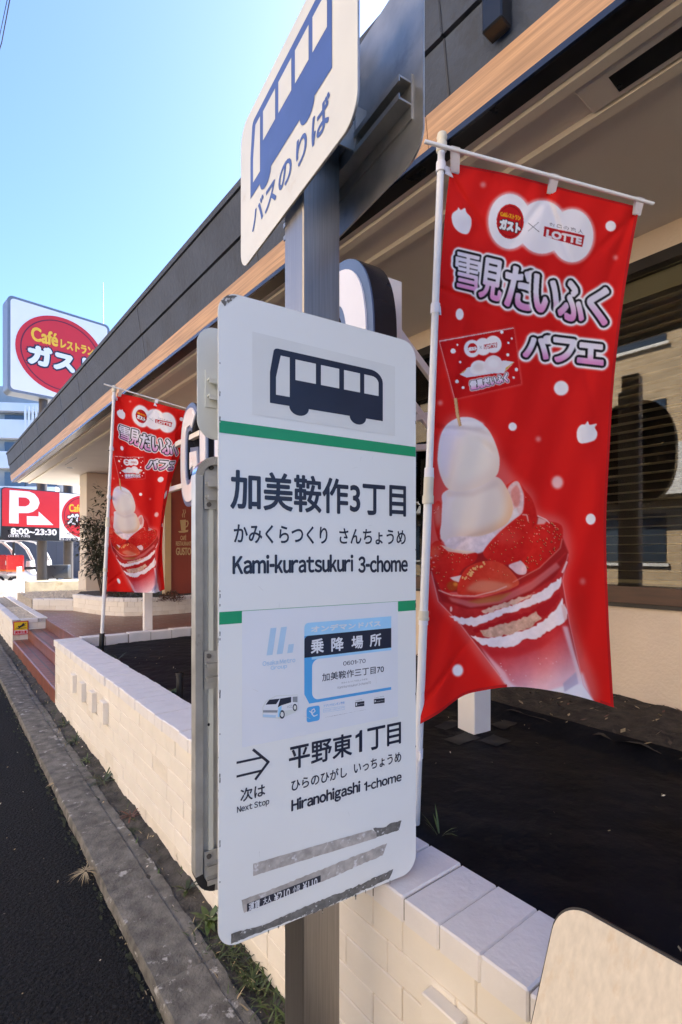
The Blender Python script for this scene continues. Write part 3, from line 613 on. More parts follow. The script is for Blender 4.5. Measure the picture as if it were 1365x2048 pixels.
# back of the small upper board and of the timetable case, on the far side of the post
BK = Plane(mid + D2 * (a_ + s_ + .03 * K), D1, -D2)      # local a = 0 on the post axis
mb = MB(); BK.slab(mb, rrect(-(.2757 * K), (.2757 * K), -(.5655 * K), -(.285 * K), (.045 * K), 10), -(.003 * K), 0, 'panel_back'); sb = mb.build('small_board', bs, label='small board seen from its white back')
mb = MB(); BK.slab(mb, [(-(.256 * K), -(.455 * K)), ((.256 * K), -(.455 * K)), ((.256 * K), -(.363 * K)), (-(.256 * K), -(.363 * K))], 0, (.003 * K), 'panel_back')
for b in (-(.432 * K), -(.392 * K)): mb.box(BK.at(-(.252 * K), b, (.003 * K)), D1 * (.504 * K), -UP * (.004 * K), -D2 * (.020 * K), 'panel_back'); mb.box(BK.at(-(.252 * K), b + (.0 * K), (.0195 * K)), D1 * (.504 * K), -UP * (.013 * K), -D2 * (.003 * K), 'panel_back')
mb.build('mounting_rail', sb)
mb = MB(); BK.slab(mb, rrect(-(.278 * K), (.278 * K), -(.239 * K), (.8435 * K), (.052 * K), 10), -(.030 * K), -(.012 * K), 'dull_alu'); tt = mb.build('timetable_case', bs, label='aluminium timetable case seen from behind')
mb = MB(); out = rrect(-(.281 * K), (.281 * K), -(.242 * K), (.8465 * K), (.055 * K), 12); inn = rrect(-(.262 * K), (.262 * K), -(.223 * K), (.8275 * K), (.036 * K), 12)
for i in range(len(out)):
    j = (i + 1) % len(out)
    cor = abs(out[i][0] - out[j][0]) > (.001 * K) and abs(out[i][1] - out[j][1]) > (.0005 * K)
    m_ = 'chrome' if (cor and out[i][1] < (.3 * K)) else ('black_rubber' if cor else 'dull_alu')
    for d0, d1_ in (((.004 * K), -(.034 * K)),):
        a, b, c, d = BK.at(*out[i], d0), BK.at(*out[j], d0), BK.at(*inn[j], d0 - (.002 * K)), BK.at(*inn[i], d0 - (.002 * K))
        mb.add([a, b, c, d], [(0, 1, 2, 3)], m_); mb.add([a, b, BK.at(*out[j], d1_), BK.at(*out[i], d1_)], [(0, 1, 2, 3)], m_); mb.add([d, c, BK.at(*inn[j], -(.013 * K)), BK.at(*inn[i], -(.013 * K))], [(0, 1, 2, 3)], 'dull_alu')
mb.build('edge_frame', tt)
mb = MB()
for x in (-(.246 * K), -(.215 * K), -(.190 * K), -(.178 * K), (.178 * K), (.20 * K)): BK.slab(mb, [(x, -(.16 * K)), (x + (.012 * K), -(.16 * K)), (x + (.012 * K), (.77 * K)), (x, (.77 * K))], -(.012 * K), -(.004 * K), 'panel_back')
mb.build('back_rib', tt)
for b in (-(.205 * K), (.245 * K), (.745 * K)):
    mb = MB(); BK.slab(mb, [(-(.258 * K), b), ((.258 * K), b), ((.258 * K), b + (.095 * K)), (-(.258 * K), b + (.095 * K))], -(.004 * K), (.0 * K), 'dull_alu')
    for o in ((.028 * K), (.062 * K)): mb.box(BK.at(-(.255 * K), b + o, 0), D1 * (.51 * K), -UP * (.005 * K), -D2 * (.018 * K), 'dull_alu'); mb.box(BK.at(-(.255 * K), b + o, (.0155 * K)), D1 * (.51 * K), -UP * (.013 * K), -D2 * (.003 * K), 'dull_alu')
    mb.build('clamp_rail', tt)
    mb = MB(); p = BK.at(-(.247 * K), b + (.084 * K) if b < 0 else b + (.012 * K), 0); mb.tube([p, p - D2 * (.004 * K)], (.006 * K), 'screw', 10); mb.build('screw', tt)
mb = MB(); BK.slab(mb, ell(-(.238 * K), -(.215 * K), (.006 * K), (.005 * K), 14), -(.01 * K), -(.0035 * K), 'black_rubber'); mb.build('fixing_hole', tt); mb = MB(); BK.slab(mb, ell(-(.246 * K), (.30 * K) + (.13 * K), (.003 * K), (.004 * K), 10), -(.0039 * K), -(.0034 * K), 'black_rubber'); mb.build('fixing_hole', tt)

# ------------------------------------------------------------------ restaurant building
r0, r1 = -5.0, 14.7
bd = thing('restaurant_building', Q(3.05, 4, -1.45), 'single storey restaurant with dark fascia, wood grain band and wide beige eaves', 'restaurant')
def ext(mb, prof, ra_, rb_, mt, caps=True):
    """a profile of (n, h) points run along the eaves"""
    mb.prism([Q(n, ra_, h) for n, h in prof], RB * (rb_ - ra_), mt, caps)
fl = lambda t, o=0: (1.70 - .10 * t + o, 1.72 + .69 * t)      # points on the sloping fascia
mb = MB()
for t0, t1, o in ((.225, .555, .012), (.57, .935, 0.0), (.945, 1.0, -.012)):
    a, b = fl(t0, o), fl(t1, o); ext(mb, [a, b, (b[0] + .05, b[1]), (a[0] + .05, a[1])], r0, r1, 'fascia')
a, b = fl(.21, .03), fl(.99, .03); ext(mb, [a, b, (b[0] + .3, b[1]), (a[0] + .15, a[1])], r0, r1 - .02, 'black_paint')
for r in (1.35, 2.9, 5.05, 7.5, 8.6, 10.6, 12.4):
    for t0, t1, o in ((.23, .555, .011), (.57, .94, -.001)):
        a, b = fl(t0, o), fl(t1, o); mb.prism([Q(a[0] - .0025, r, a[1]), Q(b[0] - .0025, r, b[1]), Q(b[0] + .02, r, b[1]), Q(a[0] + .02, r, a[1])], RB * .008, 'black_paint')
mb.build('fascia', bd)
mb = MB(); a, b = fl(0.03), fl(.225)
for ra_, rb_ in ((r0, 1.47), (1.474, 5.3), (5.304, 9.2), (9.204, r1)): ext(mb, [a, b, (b[0] + .04, b[1]), (a[0] + .04, a[1])], ra_, rb_, 'wood')
mb.build('wood_band', bd)
mb = MB(); ext(mb, [(1.692, 1.742), (1.692, 1.716), (1.705, 1.716), (1.705, 1.742)], r0, r1, 'navy_trim'); ext(mb, [(1.706, 1.80), (1.706, 1.72), (1.79, 1.722), (1.79, 1.80)], r0, r1, 'black_paint'); mb.build('eaves_trim', bd)
mb = MB()
for n0, n1, h, m_ in ((1.79, 1.832, 1.735, 'soffit'), (1.832, 1.878, 1.715, 'soffit_strip'), (1.878, 2.052, 1.742, 'soffit'), (2.052, 2.10, 1.716, 'soffit_strip'), (2.10, 9.0, 1.742, 'soffit')):
    ext(mb, [(n0, h), (n1, h), (n1, 1.86), (n0, 1.86)], r0 + .01, r1 - .01, m_)
mb.build('soffit', bd)
mb = MB(); ext(mb, [(1.66, 2.30), (10, 2.34), (10, 1.87), (1.74, 1.87)], r0 + .02, r1 - .03, 'fascia'); mb.build('roof', bd)
mb = MB(); a = fl(.30); b = fl(.62); p = Q(1.61, 1.62, 1.985)
mb.box(Q(1.60, 1.05, 1.915), RB * .085, NB * .07, UP * .175, 'black_paint', .006); mb.build('fascia_lamp', bd)
mb = MB(); mb.box(Q(1.895, .05, 1.722), RB * .88, NB * .15, UP * .019, 'soffit', .006); mb.box(Q(1.925, .12, 1.7195), RB * .70, NB * .09, UP * .004, 'black_paint'); mb.build('air_vent', bd)
for n, r in ((2.5, 9.2), (2.35, 11.6), (2.5, 6.9)):
    mb = MB(); p = Q(n, r, 1.742); mb.prism([p + A(x, y, -.004) for x, y in ell(0, 0, .085, .085, 20)], UP * .003, 'white_paint'); mb.prism([p + A(x, y, -.006) for x, y in ell(0, 0, .055, .055, 20)], UP * .003, 'dark_frame'); mb.build('downlight', bd)
mb = MB()
for n, r, L in ((2.2, 10.3, 1.0), (3.0, 10.3, 1.0)): mb.box(Q(n, r, 1.739), RB * L, NB * .012, UP * .002, 'dark_frame')
mb.build('ceiling_hatch', bd)
# front wall round the long window
WN, wa, wb_, sill, head = 3.05, -3.5, 4.6, -.27, 1.60
mb = MB()
ext(mb, [(WN, -1.45), (WN + .18, -1.45), (WN + .18, sill), (WN, sill)], r0, 6.3, 'wall_stucco')
ext(mb, [(WN, head), (WN + .18, head), (WN + .18, 1.74), (WN, 1.74)], r0, 6.3, 'wall_stucco')
ext(mb, [(WN, sill), (WN + .18, sill), (WN + .18, head), (WN, head)], wb_, 6.3, 'wall_stucco'); ext(mb, [(WN, sill), (WN + .18, sill), (WN + .18, head), (WN, head)], r0, wa, 'wall_stucco')
mb.build('wall', bd)
fr = MB()
ext(fr, [(WN - .03, sill - .006), (WN + .12, sill - .006), (WN + .12, sill + .085), (WN - .03, sill + .085)], wa - .03, wb_ + .03, 'brown_frame')
ext(fr, [(WN - .02, sill - .03), (WN + .01, sill - .03), (WN + .01, sill - .008), (WN - .02, sill - .008)], wa - .05, wb_ + .05, 'dark_frame')
ext(fr, [(WN - .02, head), (WN + .12, head), (WN + .12, head - .06), (WN - .02, head - .06)], wa, wb_, 'dark_frame')
for r in (wa, 3.05, wb_ - .06): ext(fr, [(WN - .015, sill + .086), (WN + .11, sill + .086), (WN + .11, head - .062), (WN - .015, head - .062)], r, r + .06, 'brown_frame')
fo = fr.build('window_frame', bd)
mb = MB(); ext(mb, [(WN + .04, sill + .086), (WN + .046, sill + .086), (WN + .046, head - .062), (WN + .04, head - .062)], wa + .061, 3.049, 'window_glass')
ext(mb, [(WN + .04, sill + .086), (WN + .046, sill + .086), (WN + .046, head - .062), (WN + .04, head - .062)], 3.111, wb_ - .061, 'window_glass'); mb.build('pane', fo)
mb = MB(); ext(mb, [(WN + .075, head - .062), (WN + .17, head - .062), (WN + .17, head - .17), (WN + .075, head - .17)], wa + .06, wb_ - .07, 'blind_box')
k = 0; h = head - .20
while h > sill + .12:
    tl_ = .005
    ext(mb, [(WN + .085, h), (WN + .122, h - tl_), (WN + .122, h - tl_ + .002), (WN + .085, h + .002)], wa + .07, wb_ - .08, 'blind'); h -= .050
for r in (-2.2, -.9, .35, 1.55, 2.6, 3.9): mb.box(Q(WN + .084, r, sill + .12), RB * .004, NB * .002, UP * (head - sill - .3), 'blind')
ext(mb, [(WN + .085, sill + .10), (WN + .117, sill + .10), (WN + .117, sill + .118), (WN + .085, sill + .118)], wa + .07, wb_ - .08, 'blind_box'); mb.build('blind', fo)
mb = MB()
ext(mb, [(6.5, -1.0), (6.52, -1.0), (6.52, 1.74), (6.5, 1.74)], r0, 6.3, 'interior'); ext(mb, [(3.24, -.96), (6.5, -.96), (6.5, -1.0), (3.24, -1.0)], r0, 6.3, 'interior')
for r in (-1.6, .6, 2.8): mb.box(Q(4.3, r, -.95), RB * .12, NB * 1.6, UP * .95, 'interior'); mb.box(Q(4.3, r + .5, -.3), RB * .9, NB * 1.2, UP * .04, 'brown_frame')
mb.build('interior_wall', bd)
mb = MB(); mb.box(Q(3.24, 6.12, -1.45), NB * 6, RB * .18, UP * 3.18, 'wall_stucco'); mb.build('side_wall', bd)
# brick-red entrance wall with the gold café print
mb = MB(); mb.box(Q(3.52, 9.2, -1.45), NB * 6, RB * .3, UP * 3.18, 'red_wall'); rw = mb.build('entrance_wall', bd, label='brick red entrance wall with gold coffee cup print')
mb = MB(); mb.box(Q(3.40, 9.15, -1.45), NB * .115, RB * .14, UP * 3.18, 'gold_print'); mb.build('door_post', bd)
RW = Plane(Q(3.52, 9.198, 0), NB, -RB)
mb = MB(); c8 = lambda *L: RW.pxs([(180 + x / 3.938, 740 + y / 3.938) for x, y in L])
RW.sheet(mb, c8((711, 1182), (758, 1178), (754, 1262), (720, 1264)), .003, 'gold_print')
RW.sheet(mb, c8((696, 1270), (776, 1258), (772, 1275), (740, 1282), (704, 1281)), .003, 'gold_print')
stroke(mb, RW, c8((756, 1192), (770, 1190), (774, 1208), (768, 1228), (755, 1238)), .022, .003, 'gold_print')
for o in (0, 14): stroke(mb, RW, c8((733 + o, 1160), (728 + o, 1140), (740 + o, 1122), (735 + o, 1100)), .013, .003, 'gold_print')
tp = lambda st, x0, x1, y0, y1, **k: RW.tpx(mb, st, *[(180 + x / 3.938, 740 + y / 3.938) for x, y in ((x0, (y0 + y1) / 2), (x1, (y0 + y1) / 2), ((x0 + x1) / 2, y0), ((x0 + x1) / 2, y1))], .003, 'gold_print', **k)
tp('CAFÉ', 713, 760, 1296, 1341, weight=.02); tp('RESTAURANT', 678, 798, 1350, 1384, weight=.02); tp('GUSTO', 678, 798, 1398, 1458, weight=.03); mb.build('cafe_print', rw)
mb = MB(); mb.box(Q(2.76, 12.0, -1.45), NB * 1.9, RB * .62, UP * 3.18, 'beige_tile'); mb.box(Q(2.735, 11.975, -1.45), NB * 1.95, RB * .67, UP * 1.05, 'beige_tile', .01); mb.build('entrance_column', bd)

# ------------------------------------------------------------------ raised letters on their white frame
ls = thing('letter_sign', A(0, 2.4, MEM), 'row of big white dark rimmed letters on a white frame above the planting bed', 'letter sign')
G0 = A(-.035, 2.30, 0) + D2 * 2.46; pitch = 2.46 / 4
LP = Plane(G0 + UP * 1.24, -D2, -D1); LH, LW = .80, .54
def offset_path(path, hw, closed=False):
    n = len(path); Lf = []; Rt = []
    for i in range(n):
        p0 = A(*path[(i - 1) % n if closed else max(0, i - 1)]); p1 = A(*path[(i + 1) % n if closed else min(n - 1, i + 1)]); t = unit(p1 - p0); o = A(-t[1], t[0])
        Lf.append(A(*path[i]) + o * hw); Rt.append(A(*path[i]) - o * hw)
    return Lf, Rt
def sup(cx, cy, rx, ry, a0, a1, n=40, e=2.7):
    out = []
    for i in range(n + 1):
        a = math.radians(a0 + (a1 - a0) * i / n); c, s = math.cos(a), math.sin(a)
        out.append((cx + rx * math.copysign(abs(c) ** (2 / e), c), cy + ry * math.copysign(abs(s) ** (2 / e), s)))
    return out
def letter(mb, paths, x, hw, d0, d1_, mt):
    for path, closed in paths:
        path = [(x + px_, py) for px_, py in path]
        Lf, Rt = offset_path(path, hw, closed); n = len(path); m = n if closed else n - 1
        if not closed:      # run the ends on by the rim
            pass
        vs = [LP.at(p[0], p[1], d) for d in (d0, d1_) for p in list(Lf) + list(Rt)]
        fs = []
        for i in range(m):
            j = (i + 1) % n
            fs += [(i, j, n + j, n + i), (2 * n + i, 2 * n + j, 3 * n + j, 3 * n + i), (i, j, 2 * n + j, 2 * n + i), (n + i, n + j, 3 * n + j, 3 * n + i)]
        if not closed: fs += [(0, n, 3 * n, 2 * n), (n - 1, 2 * n - 1, 4 * n - 1, 3 * n - 1)]
        mb.add(vs, fs, mt)
hx, hy, sw = LW / 2, LH / 2, .075
Lt = {
 'G': [(sup(0, hy, hx - sw, hy - sw, -48, -360 + 40, 60)[::1], False), ([(hx - sw, hy + .22), (hx - sw, hy + .055), (.03, hy + .055)], False)],
 'U': [([(-hx + sw, .0)] + [(-hx + sw, .2)] + sup(0, LH - .3, hx - sw, .3 - sw, 180, 0, 30) + [(hx - sw, .2), (hx - sw, 0)], False)],
 'S': [(sup(0, .24, hx - sw, .24 - sw + .02, -35, -270, 30) + sup(0, LH - .24, hx - sw, .24 - sw + .02, -90, 145, 30), False)],
 'T': [([(-hx, sw), (hx, sw)], False), ([(0, sw), (0, LH)], False)],
 'O': [(sup(0, hy, hx - sw, hy - sw, 0, 360, 60)[:-1], True)]}
for i, ch in enumerate('GUSTO'):
    mb = MB(); x = i * pitch
    letter(mb, Lt[ch], x, sw + .042, -.12, -.012, 'letter_side'); letter(mb, Lt[ch], x, sw + .040, -.0118, -.004, 'letter_rim'); letter(mb, Lt[ch], x, sw - .002, -.006, .004, 'letter_face')
    mb.build('letter', ls)
def vpost(x, y, top, w=.085):
    mb = MB(); mb.box(A(x, y, MEM - .05) - D1 * w / 2 - D2 * w / 2, D1 * w, D2 * w, UP * (top - MEM + .05), 'white_paint', .004); mb.build('post', ls)
p1_ = A(-2.06, 5.46, 0); p2 = A(.235, 2.47, 0); p3 = A(.665, 2.56, 0); p4 = A(-.75, 4.1, 0)
for p, t in ((p1_, 1.0), (p2, 1.30), (p4, 1.0)): vpost(p[0], p[1], t)
vpost(p3[0], p3[1], 1.30, .115)
mb = MB(); t5 = .032
def rail(a, b, h0, h1, w=.045): 
    d = A(b[0], b[1], h1) - A(a[0], a[1], h0); o = unit(np.cross(d, UP)) * w; u_ = unit(np.cross(o, d)) * w
    mb.box(A(a[0], a[1], h0) - o / 2 - u_ / 2, d, o, u_, 'white_paint', .003)
for h in (1.02, .62): rail(p2 - D1 * .0, p1_, h, h - .02)
rail(p2, p3, 1.12, .58, .032); rail(p2, p3, .86, .34, .032); rail(p2, p3, .62, .74, .03); rail(p2, p3, .50, .54, .03)
for i in range(5):
    q = G0 - D2 * (i * pitch) + D1 * .12
    for h in (1.0, .60): mb.tube([A(q[0], q[1], h), A(q[0] + D1[0] * .14, q[1] + D1[1] * .14, h)], .014, 'white_paint', 8)
mb.build('rail', ls)

# ------------------------------------------------------------------ pylon sign at the far car park
ZP = 16.0
UD = vpd(1690); c5 = lambda x, y: (x / 3.25, 560 + y / 3.25); c6 = lambda x, y: (x / 3.25, 940 + y / 3.25)
pg = thing('pylon_sign', dep(90, 1170, ZP), 'tall square white pylon sign with a red circle and Japanese lettering above the roof', 'pylon sign')
PO = ray(*c5(46, 0)) * ZP; nP = A(UD[1], -UD[0], 0); nP = -nP if np.dot(nP, PO) > 0 else nP
PY = Plane(A(PO[0], PO[1], 0), UD, nP)
q0 = PY.px(*c5(50, 92)); q1 = PY.px(*c5(714, 300)); qb = PY.px(*c5(46, 718))
mb = MB(); PY.slab(mb, rrect(q0[0], q1[0], q0[1], qb[1], .16, 8), -.60, 0, 'pylon_grey'); cab = mb.build('sign_cabinet', pg)
mb = MB(); PY.sheet(mb, rrect(q0[0] + .08, q1[0] - .08, q0[1] + .08, qb[1] - .08, .12, 8), .006, 'sign_white'); fc = mb.build('face', cab)
cc = A((q0[0] + q1[0]) / 2 + .02, (q0[1] + qb[1]) / 2); rx = (q1[0] - q0[0]) * .44; ry = (qb[1] - q0[1]) * .425
def emblem(mb, pl, cx_, cy_, rx, ry, d):
    pl.sheet(mb, ell(cx_, cy_, rx, ry, 56), d, 'sign_red')
    o, i_ = ell(cx_, cy_, rx * .90, ry * .90, 56), ell(cx_, cy_, rx * .875, ry * .875, 56)
    for k in range(56): pl.sheet(mb, [o[k], o[(k + 1) % 56], i_[(k + 1) % 56], i_[k]], d + .004, 'sign_ring')
    Tt = lambda s, x0, x1, y0, y1, mt, dd, w, **kk: pl.text(mb, s, cx_ + x0 * rx, cx_ + x1 * rx, cy_ + y0 * ry, cy_ + y1 * ry, d + dd, mt, weight=w, **kk)
    Tt('Café', -.68, -.10, -.56, -.20, 'sign_yellow', .006, .04); Tt('レストラン', -.05, .72, -.44, -.20, 'sign_yellow', .006, .05)
    Tt('ガスト', -.80, .84, -.17, .44, 'print_navy', .006, .13); Tt('ガスト', -.755, .795, -.125, .395, 'sign_white', .010, .075)
mb = MB(); emblem(mb, PY, cc[0], cc[1], rx, ry, .012); mb.build('emblem', fc)
def pole_px(mb, x0, x1, y0, y1, z, mt, seg=20):
    xm = (x0 + x1) / 2; rr = (x1 - x0) / 2 / F * z; b = ray(xm, y1) * z; t = ray(xm, y0) * z; mb.tube([b, t], rr, mt, seg)
mb = MB(); pole_px(mb, 79, 95, 790, 962, ZP + 1.0, 'pole_brown'); mb.build('upper_pole', pg)
pk = thing('parking_sign', dep(105, 1185, ZP), 'red and black parking board with a white P and arrow on two brown poles', 'parking sign')
UP2 = vpd(1500); n2 = A(UP2[1], -UP2[0], 0); PKO = ray(3, 1000) * ZP; n2 = -n2 if np.dot(n2, PKO) > 0 else n2
PK = Plane(A(PKO[0], PKO[1], 0), UP2, n2)
def plane_depth(x): d = ray(x, CY); return np.dot(PK.O, PK.n) / np.dot(d, PK.n)
for x0, x1 in ((75, 93.5), (128, 146)):
    mb = MB(); pole_px(mb, x0, x1, 960, 1172, plane_depth((x0 + x1) / 2) + .62, 'pole_brown'); mb.build('pole', pk)
L6 = lambda *L: PK.pxs([c6(*p) for p in L])
a = PK.px(*c6(8, 108)); b = PK.px(*c6(8, 455)); wq = PK.px(*c6(700, 300))[0]
mb = MB(); PK.slab(mb, rrect(a[0], wq, a[1], b[1], .12, 6), -.32, 0, 'black_paint'); bo = mb.build('board', pk)
mb = MB(); x1_ = PK.px(*c6(388, 250))[0]; yr = PK.px(*c6(20, 364))[1]
PK.sheet(mb, rrect(a[0] + .03, x1_, a[1] + .03, yr, .10, 6, (1, 0, 0, 0)), .006, 'sign_red'); PK.sheet(mb, [(x1_, a[1] + .03), (wq - .03, a[1] + .03), (wq - .03, b[1] - .03), (x1_, b[1] - .03)], .006, 'sign_white')
PK.sheet(mb, L6((63, 130), (190, 140), (225, 155), (250, 185), (258, 215), (245, 250), (215, 272), (185, 280), (122, 280), (122, 348), (60, 346)), .010, 'sign_white')
PK.sheet(mb, L6((122, 178), (170, 180), (190, 193), (196, 210), (186, 228), (165, 237), (122, 236)), .014, 'sign_red')
PK.sheet(mb, L6((175, 300), (252, 302), (252, 270), (348, 358), (176, 356)), .010, 'sign_white')
tq = lambda s, x0, x1, y0, y1, mt, **k: PK.tpx(mb, s, c6(x0, (y0 + y1) / 2), c6(x1, (y0 + y1) / 2), c6((x0 + x1) / 2, y0), c6((x0 + x1) / 2, y1), .010, mt, **k)
tq('8:00~23:30', 70, 370, 381, 422, 'sign_white', weight=.06); tq('(日祝 7:30)', 55, 195, 419, 440, 'sign_white', weight=.02); tq('平野加美店', 392, 500, 441, 462, 'print_navy', weight=.03)
eq = PK.px(*c6(402, 300)); ey0 = PK.px(*c6(520, 165))[1]; ey1 = PK.px(*c6(520, 440))[1]; er = (ey1 - ey0) / 2
emblem(mb, PK, eq[0] + er, (ey0 + ey1) / 2, er, er, .010); mb.build('lettering', bo)
mb = MB(); q = ray(94, 1158) * (ZP + .3); mb.box(q, UD * .62, A(0, .2, 0), UP * .44, 'black_paint', .01); mb.build('meter_box', pk)
cbp = MB(); q = dep(60, 1192, ZP - .1); cbp.box(A(q[0], q[1], -1.35), UD * 1.75, A(-UD[1], UD[0], 0) * 1.2, UP * .44, 'old_concrete', .02); cbp.build('concrete_base', pk)

# ------------------------------------------------------------------ far left: gravel bed, wall with the dog notice, curved planter
gp = thing('gravel_planter', P(1.08, 9.5, -1.45), 'white brick planter filled with gravel beside the red steps, a yellow notice on its end', 'planter')
mb = MB(); brickwork(mb, P(.86, 8.80, 0), R, -N, 5.5, -1.43, -1.03, .0785, .21, 'white_brick', brg); mb.box(P(.95, 8.84, -1.46), R * 5.4, N * .32, UP * .43, 'mortar_painted'); brickwork(mb, P(.86, 8.80, 0), N, -R, .44, -1.43, -1.03, .0785, .21, 'white_brick', brg); mb.build('wall', gp)
mb = MB(); caprow(mb, P(.85, 8.79, 0), R, N * .11, 5.5, -.97, .06, .21, 'white_cap', brg); caprow(mb, P(1.195, 8.79, 0), R, N * .11, 5.5, -.97, .06, .21, 'white_cap', brg); caprow(mb, P(.962, 8.79, 0), N, R * .11, .23, -.97, .06, .21, 'white_cap', brg); mb.build('cap_row', gp)
mb = MB(); mb.box(P(.96, 8.9, -1.03), R * 5.3, N * .235, UP * .04, 'gravel_bed')
grg = random.Random(5)
def pebbles(mb, n0, n1, ra_, rb_, h, cnt, mt, s0=.012, s1=.028):
    for _ in range(cnt):
        p = P(grg.uniform(n0, n1), grg.uniform(ra_, rb_), h); s = grg.uniform(s0, s1); d = [unit([grg.gauss(0, 1) for _ in range(3)]) for _ in range(1)][0]
        vs = [p + A(math.cos(k * 1.2566) * s, math.sin(k * 1.2566) * s, grg.uniform(-.2, .2) * s) for k in range(5)] + [p + A(grg.uniform(-.3, .3) * s, grg.uniform(-.3, .3) * s, s * grg.uniform(.5, .9))]
        mb.add(vs, [(k, (k + 1) % 5, 5) for k in range(5)], mt)
mb.build('gravel_fill', gp)
mb = MB(); pebbles(mb, .965, 1.19, 8.92, 11, -.992, 900, 'pebble'); pebbles(mb, 1.32, 3.0, 10.5, 12.4, -.822, 2600, 'pebble', .018, .036); mb.build('gravel', kind='stuff', smooth=False)
DG = Plane(P(.86, 8.775, 0), N, -R)
dgq = [c6(*p) for p in ((88, 986), (188, 980), (186, 1066), (88, 1073))]; dgq = [(x, y - 0) for x, y in dgq]
d0_, d1q = DG.px(*dgq[0]), DG.px(*dgq[2])
mb = MB(); DG.slab(mb, [(d0_[0], d0_[1]), (d1q[0], d0_[1]), (d1q[0], d1q[1]), (d0_[0], d1q[1])], 0, .006, 'sign_red')
w_, h_ = d1q[0] - d0_[0], d1q[1] - d0_[1]; X = lambda t: d0_[0] + t * w_; Y = lambda t: d0_[1] + t * h_
DG.sheet(mb, [(X(.06), Y(.06)), (X(.94), Y(.06)), (X(.94), Y(.64)), (X(.06), Y(.64))], .008, 'dog_yellow'); DG.sheet(mb, [(X(.06), Y(.66)), (X(.94), Y(.66)), (X(.94), Y(.94)), (X(.06), Y(.94))], .008, 'sign_white')
DG.text(mb, '糞害注意', X(.1), X(.9), Y(.69), Y(.92), .010, 'sign_red', weight=.05)
DG.sheet(mb, [(X(a), Y(b)) for a, b in ((.28, .40), (.33, .32), (.40, .36), (.55, .27), (.62, .16), (.70, .14), (.68, .20), (.76, .20), (.86, .17), (.78, .25), (.66, .32), (.84, .34), (.66, .38), (.52, .44), (.42, .50), (.30, .56), (.24, .54), (.36, .46))], .010, 'print_navy')
stroke(mb, DG, [(X(.16), Y(.55)), (X(.22), Y(.46)), (X(.40), Y(.55)), (X(.86), Y(.50))], .006, .010, 'print_navy')
tag(mb.build('warning_sign', loc=DG.at(*d0_)), 'small yellow and red dog fouling notice fixed to the white brick planter end', 'sign')
cp = thing('curved_planter', P(2.6, 9.3, TILE), 'low curved white brick planter holding shrubs in front of the beige entrance column', 'planter')
path = [P(1.30, 10.42, 0), P(1.82, 9.72, 0)]; path = [P(1.83, 9.75, 0), P(1.95, 9.2, 0), P(2.08, 8.72, 0), P(2.30, 8.40, 0), P(2.62, 8.22, 0), P(3.1, 8.2, 0), P(5.2, 8.4, 0)]
mb = MB(); mc = MB()
for i in range(len(path) - 1):
    a, b = path[i], path[i + 1]; L = np.linalg.norm(b - a); u_ = (b - a) / L; o = A(u_[1], -u_[0], 0); o = -o if np.dot(o, a) > 0 else o
    brickwork(mb, a, u_, o, L, TILE - .02, -.765, .0785, .21, 'white_brick', brg, depth=.08); caprow(mc, a + o * .012, u_, -o * .11, L, -.705, .06, .10, 'white_cap', brg, gap=.004)
mb.build('wall', cp); mc.build('cap_row', cp)
mb = MB(); mb.prism([p * (1 + .08 / np.linalg.norm(p)) + UP * -.80 for p in path] + [P(5.2, 11, -.80), P(2.2, 11, -.80)], UP * .05, 'dark_soil'); mb.build('soil_fill', cp)
lw = thing('low_wall', P(1.6, 10.1, TILE), 'low white brick wall edging the gravel bed across the red tile floor', 'wall')
mb = MB(); a = P(1.30, 10.30, 0); b = P(1.84, 9.78, 0); L = np.linalg.norm(b - a); u_ = (b - a) / L; o = A(u_[1], -u_[0], 0); o = -o if np.dot(o, a) > 0 else o
brickwork(mb, a, u_, o, L, TILE - .02, -.82, .0785, .21, 'white_brick', brg); mb.build('wall', lw)
mb = MB(); caprow(mb, a, u_, -o * .1, L, -.79, .03, .2, 'white_cap', brg); mb.build('cap_row', lw)
ww = MB(); q = dep(0, 1180, 14.2); ww.box(A(-10.6, 14.4, -1.30), A(1.45, .35, 0), A(-.03, .12, 0), UP * .50, 'white_paint', .01)
ww.build('low_wall', loc=A(-10, 14.4, -1.3), label='low white wall at the left edge in front of the delivery scooters', cat='wall')
mb = MB(); q = dep(36.5, 1180, 14.2); mb.box(A(q[0] - .05, q[1], -1.3), A(.10, 0, 0), A(0, .10, 0), UP * .92, 'white_paint', .008); mb.build('bollard', loc=A(q[0], q[1], -1.3), label='short square white post beside the parking board', cat='post')
# slate fence, apartment block, mast, cable
mb = MB(); fz = 27.0
for k in range(14): mb.box(A(-20 + k * 1.0, fz, -1.3), A(.985, 0, 0), A(0, .08, 0), UP * 1.95, 'slate_fence')
mb.box(A(-20, fz - .03, .65), A(14, 0, 0), A(0, .14, 0), UP * .05, 'apartment_white'); mb.build('slate_fence', loc=A(-13, fz, -1.3), label='dark slate blue panel fence behind the delivery scooters', cat='fence')
ap = thing('apartment_building', A(-42, 62, -1.4), 'pale apartment block with white balcony bands behind the pylon sign', 'building')
mb = MB(); mb.box(A(-62, 62, -1.4), A(27.0, 3, 0), A(-3, 12, 0), UP * 22.3, 'apartment_grey'); mb.build('wall', ap)
zt = lambda y: (CY - y) / F * 61.0
for i, (y0, y1) in enumerate(((795, 812), (830, 868), (896, 930), (968, 1000), (1040, 1075))):
    mb = MB(); mb.box(A(-62, 60.6, zt(y1)), A(26.6, 3, 0), A(-.13, 1.2, 0), UP * (zt(y0) - zt(y1)), 'apartment_white'); mb.build('balcony', ap)
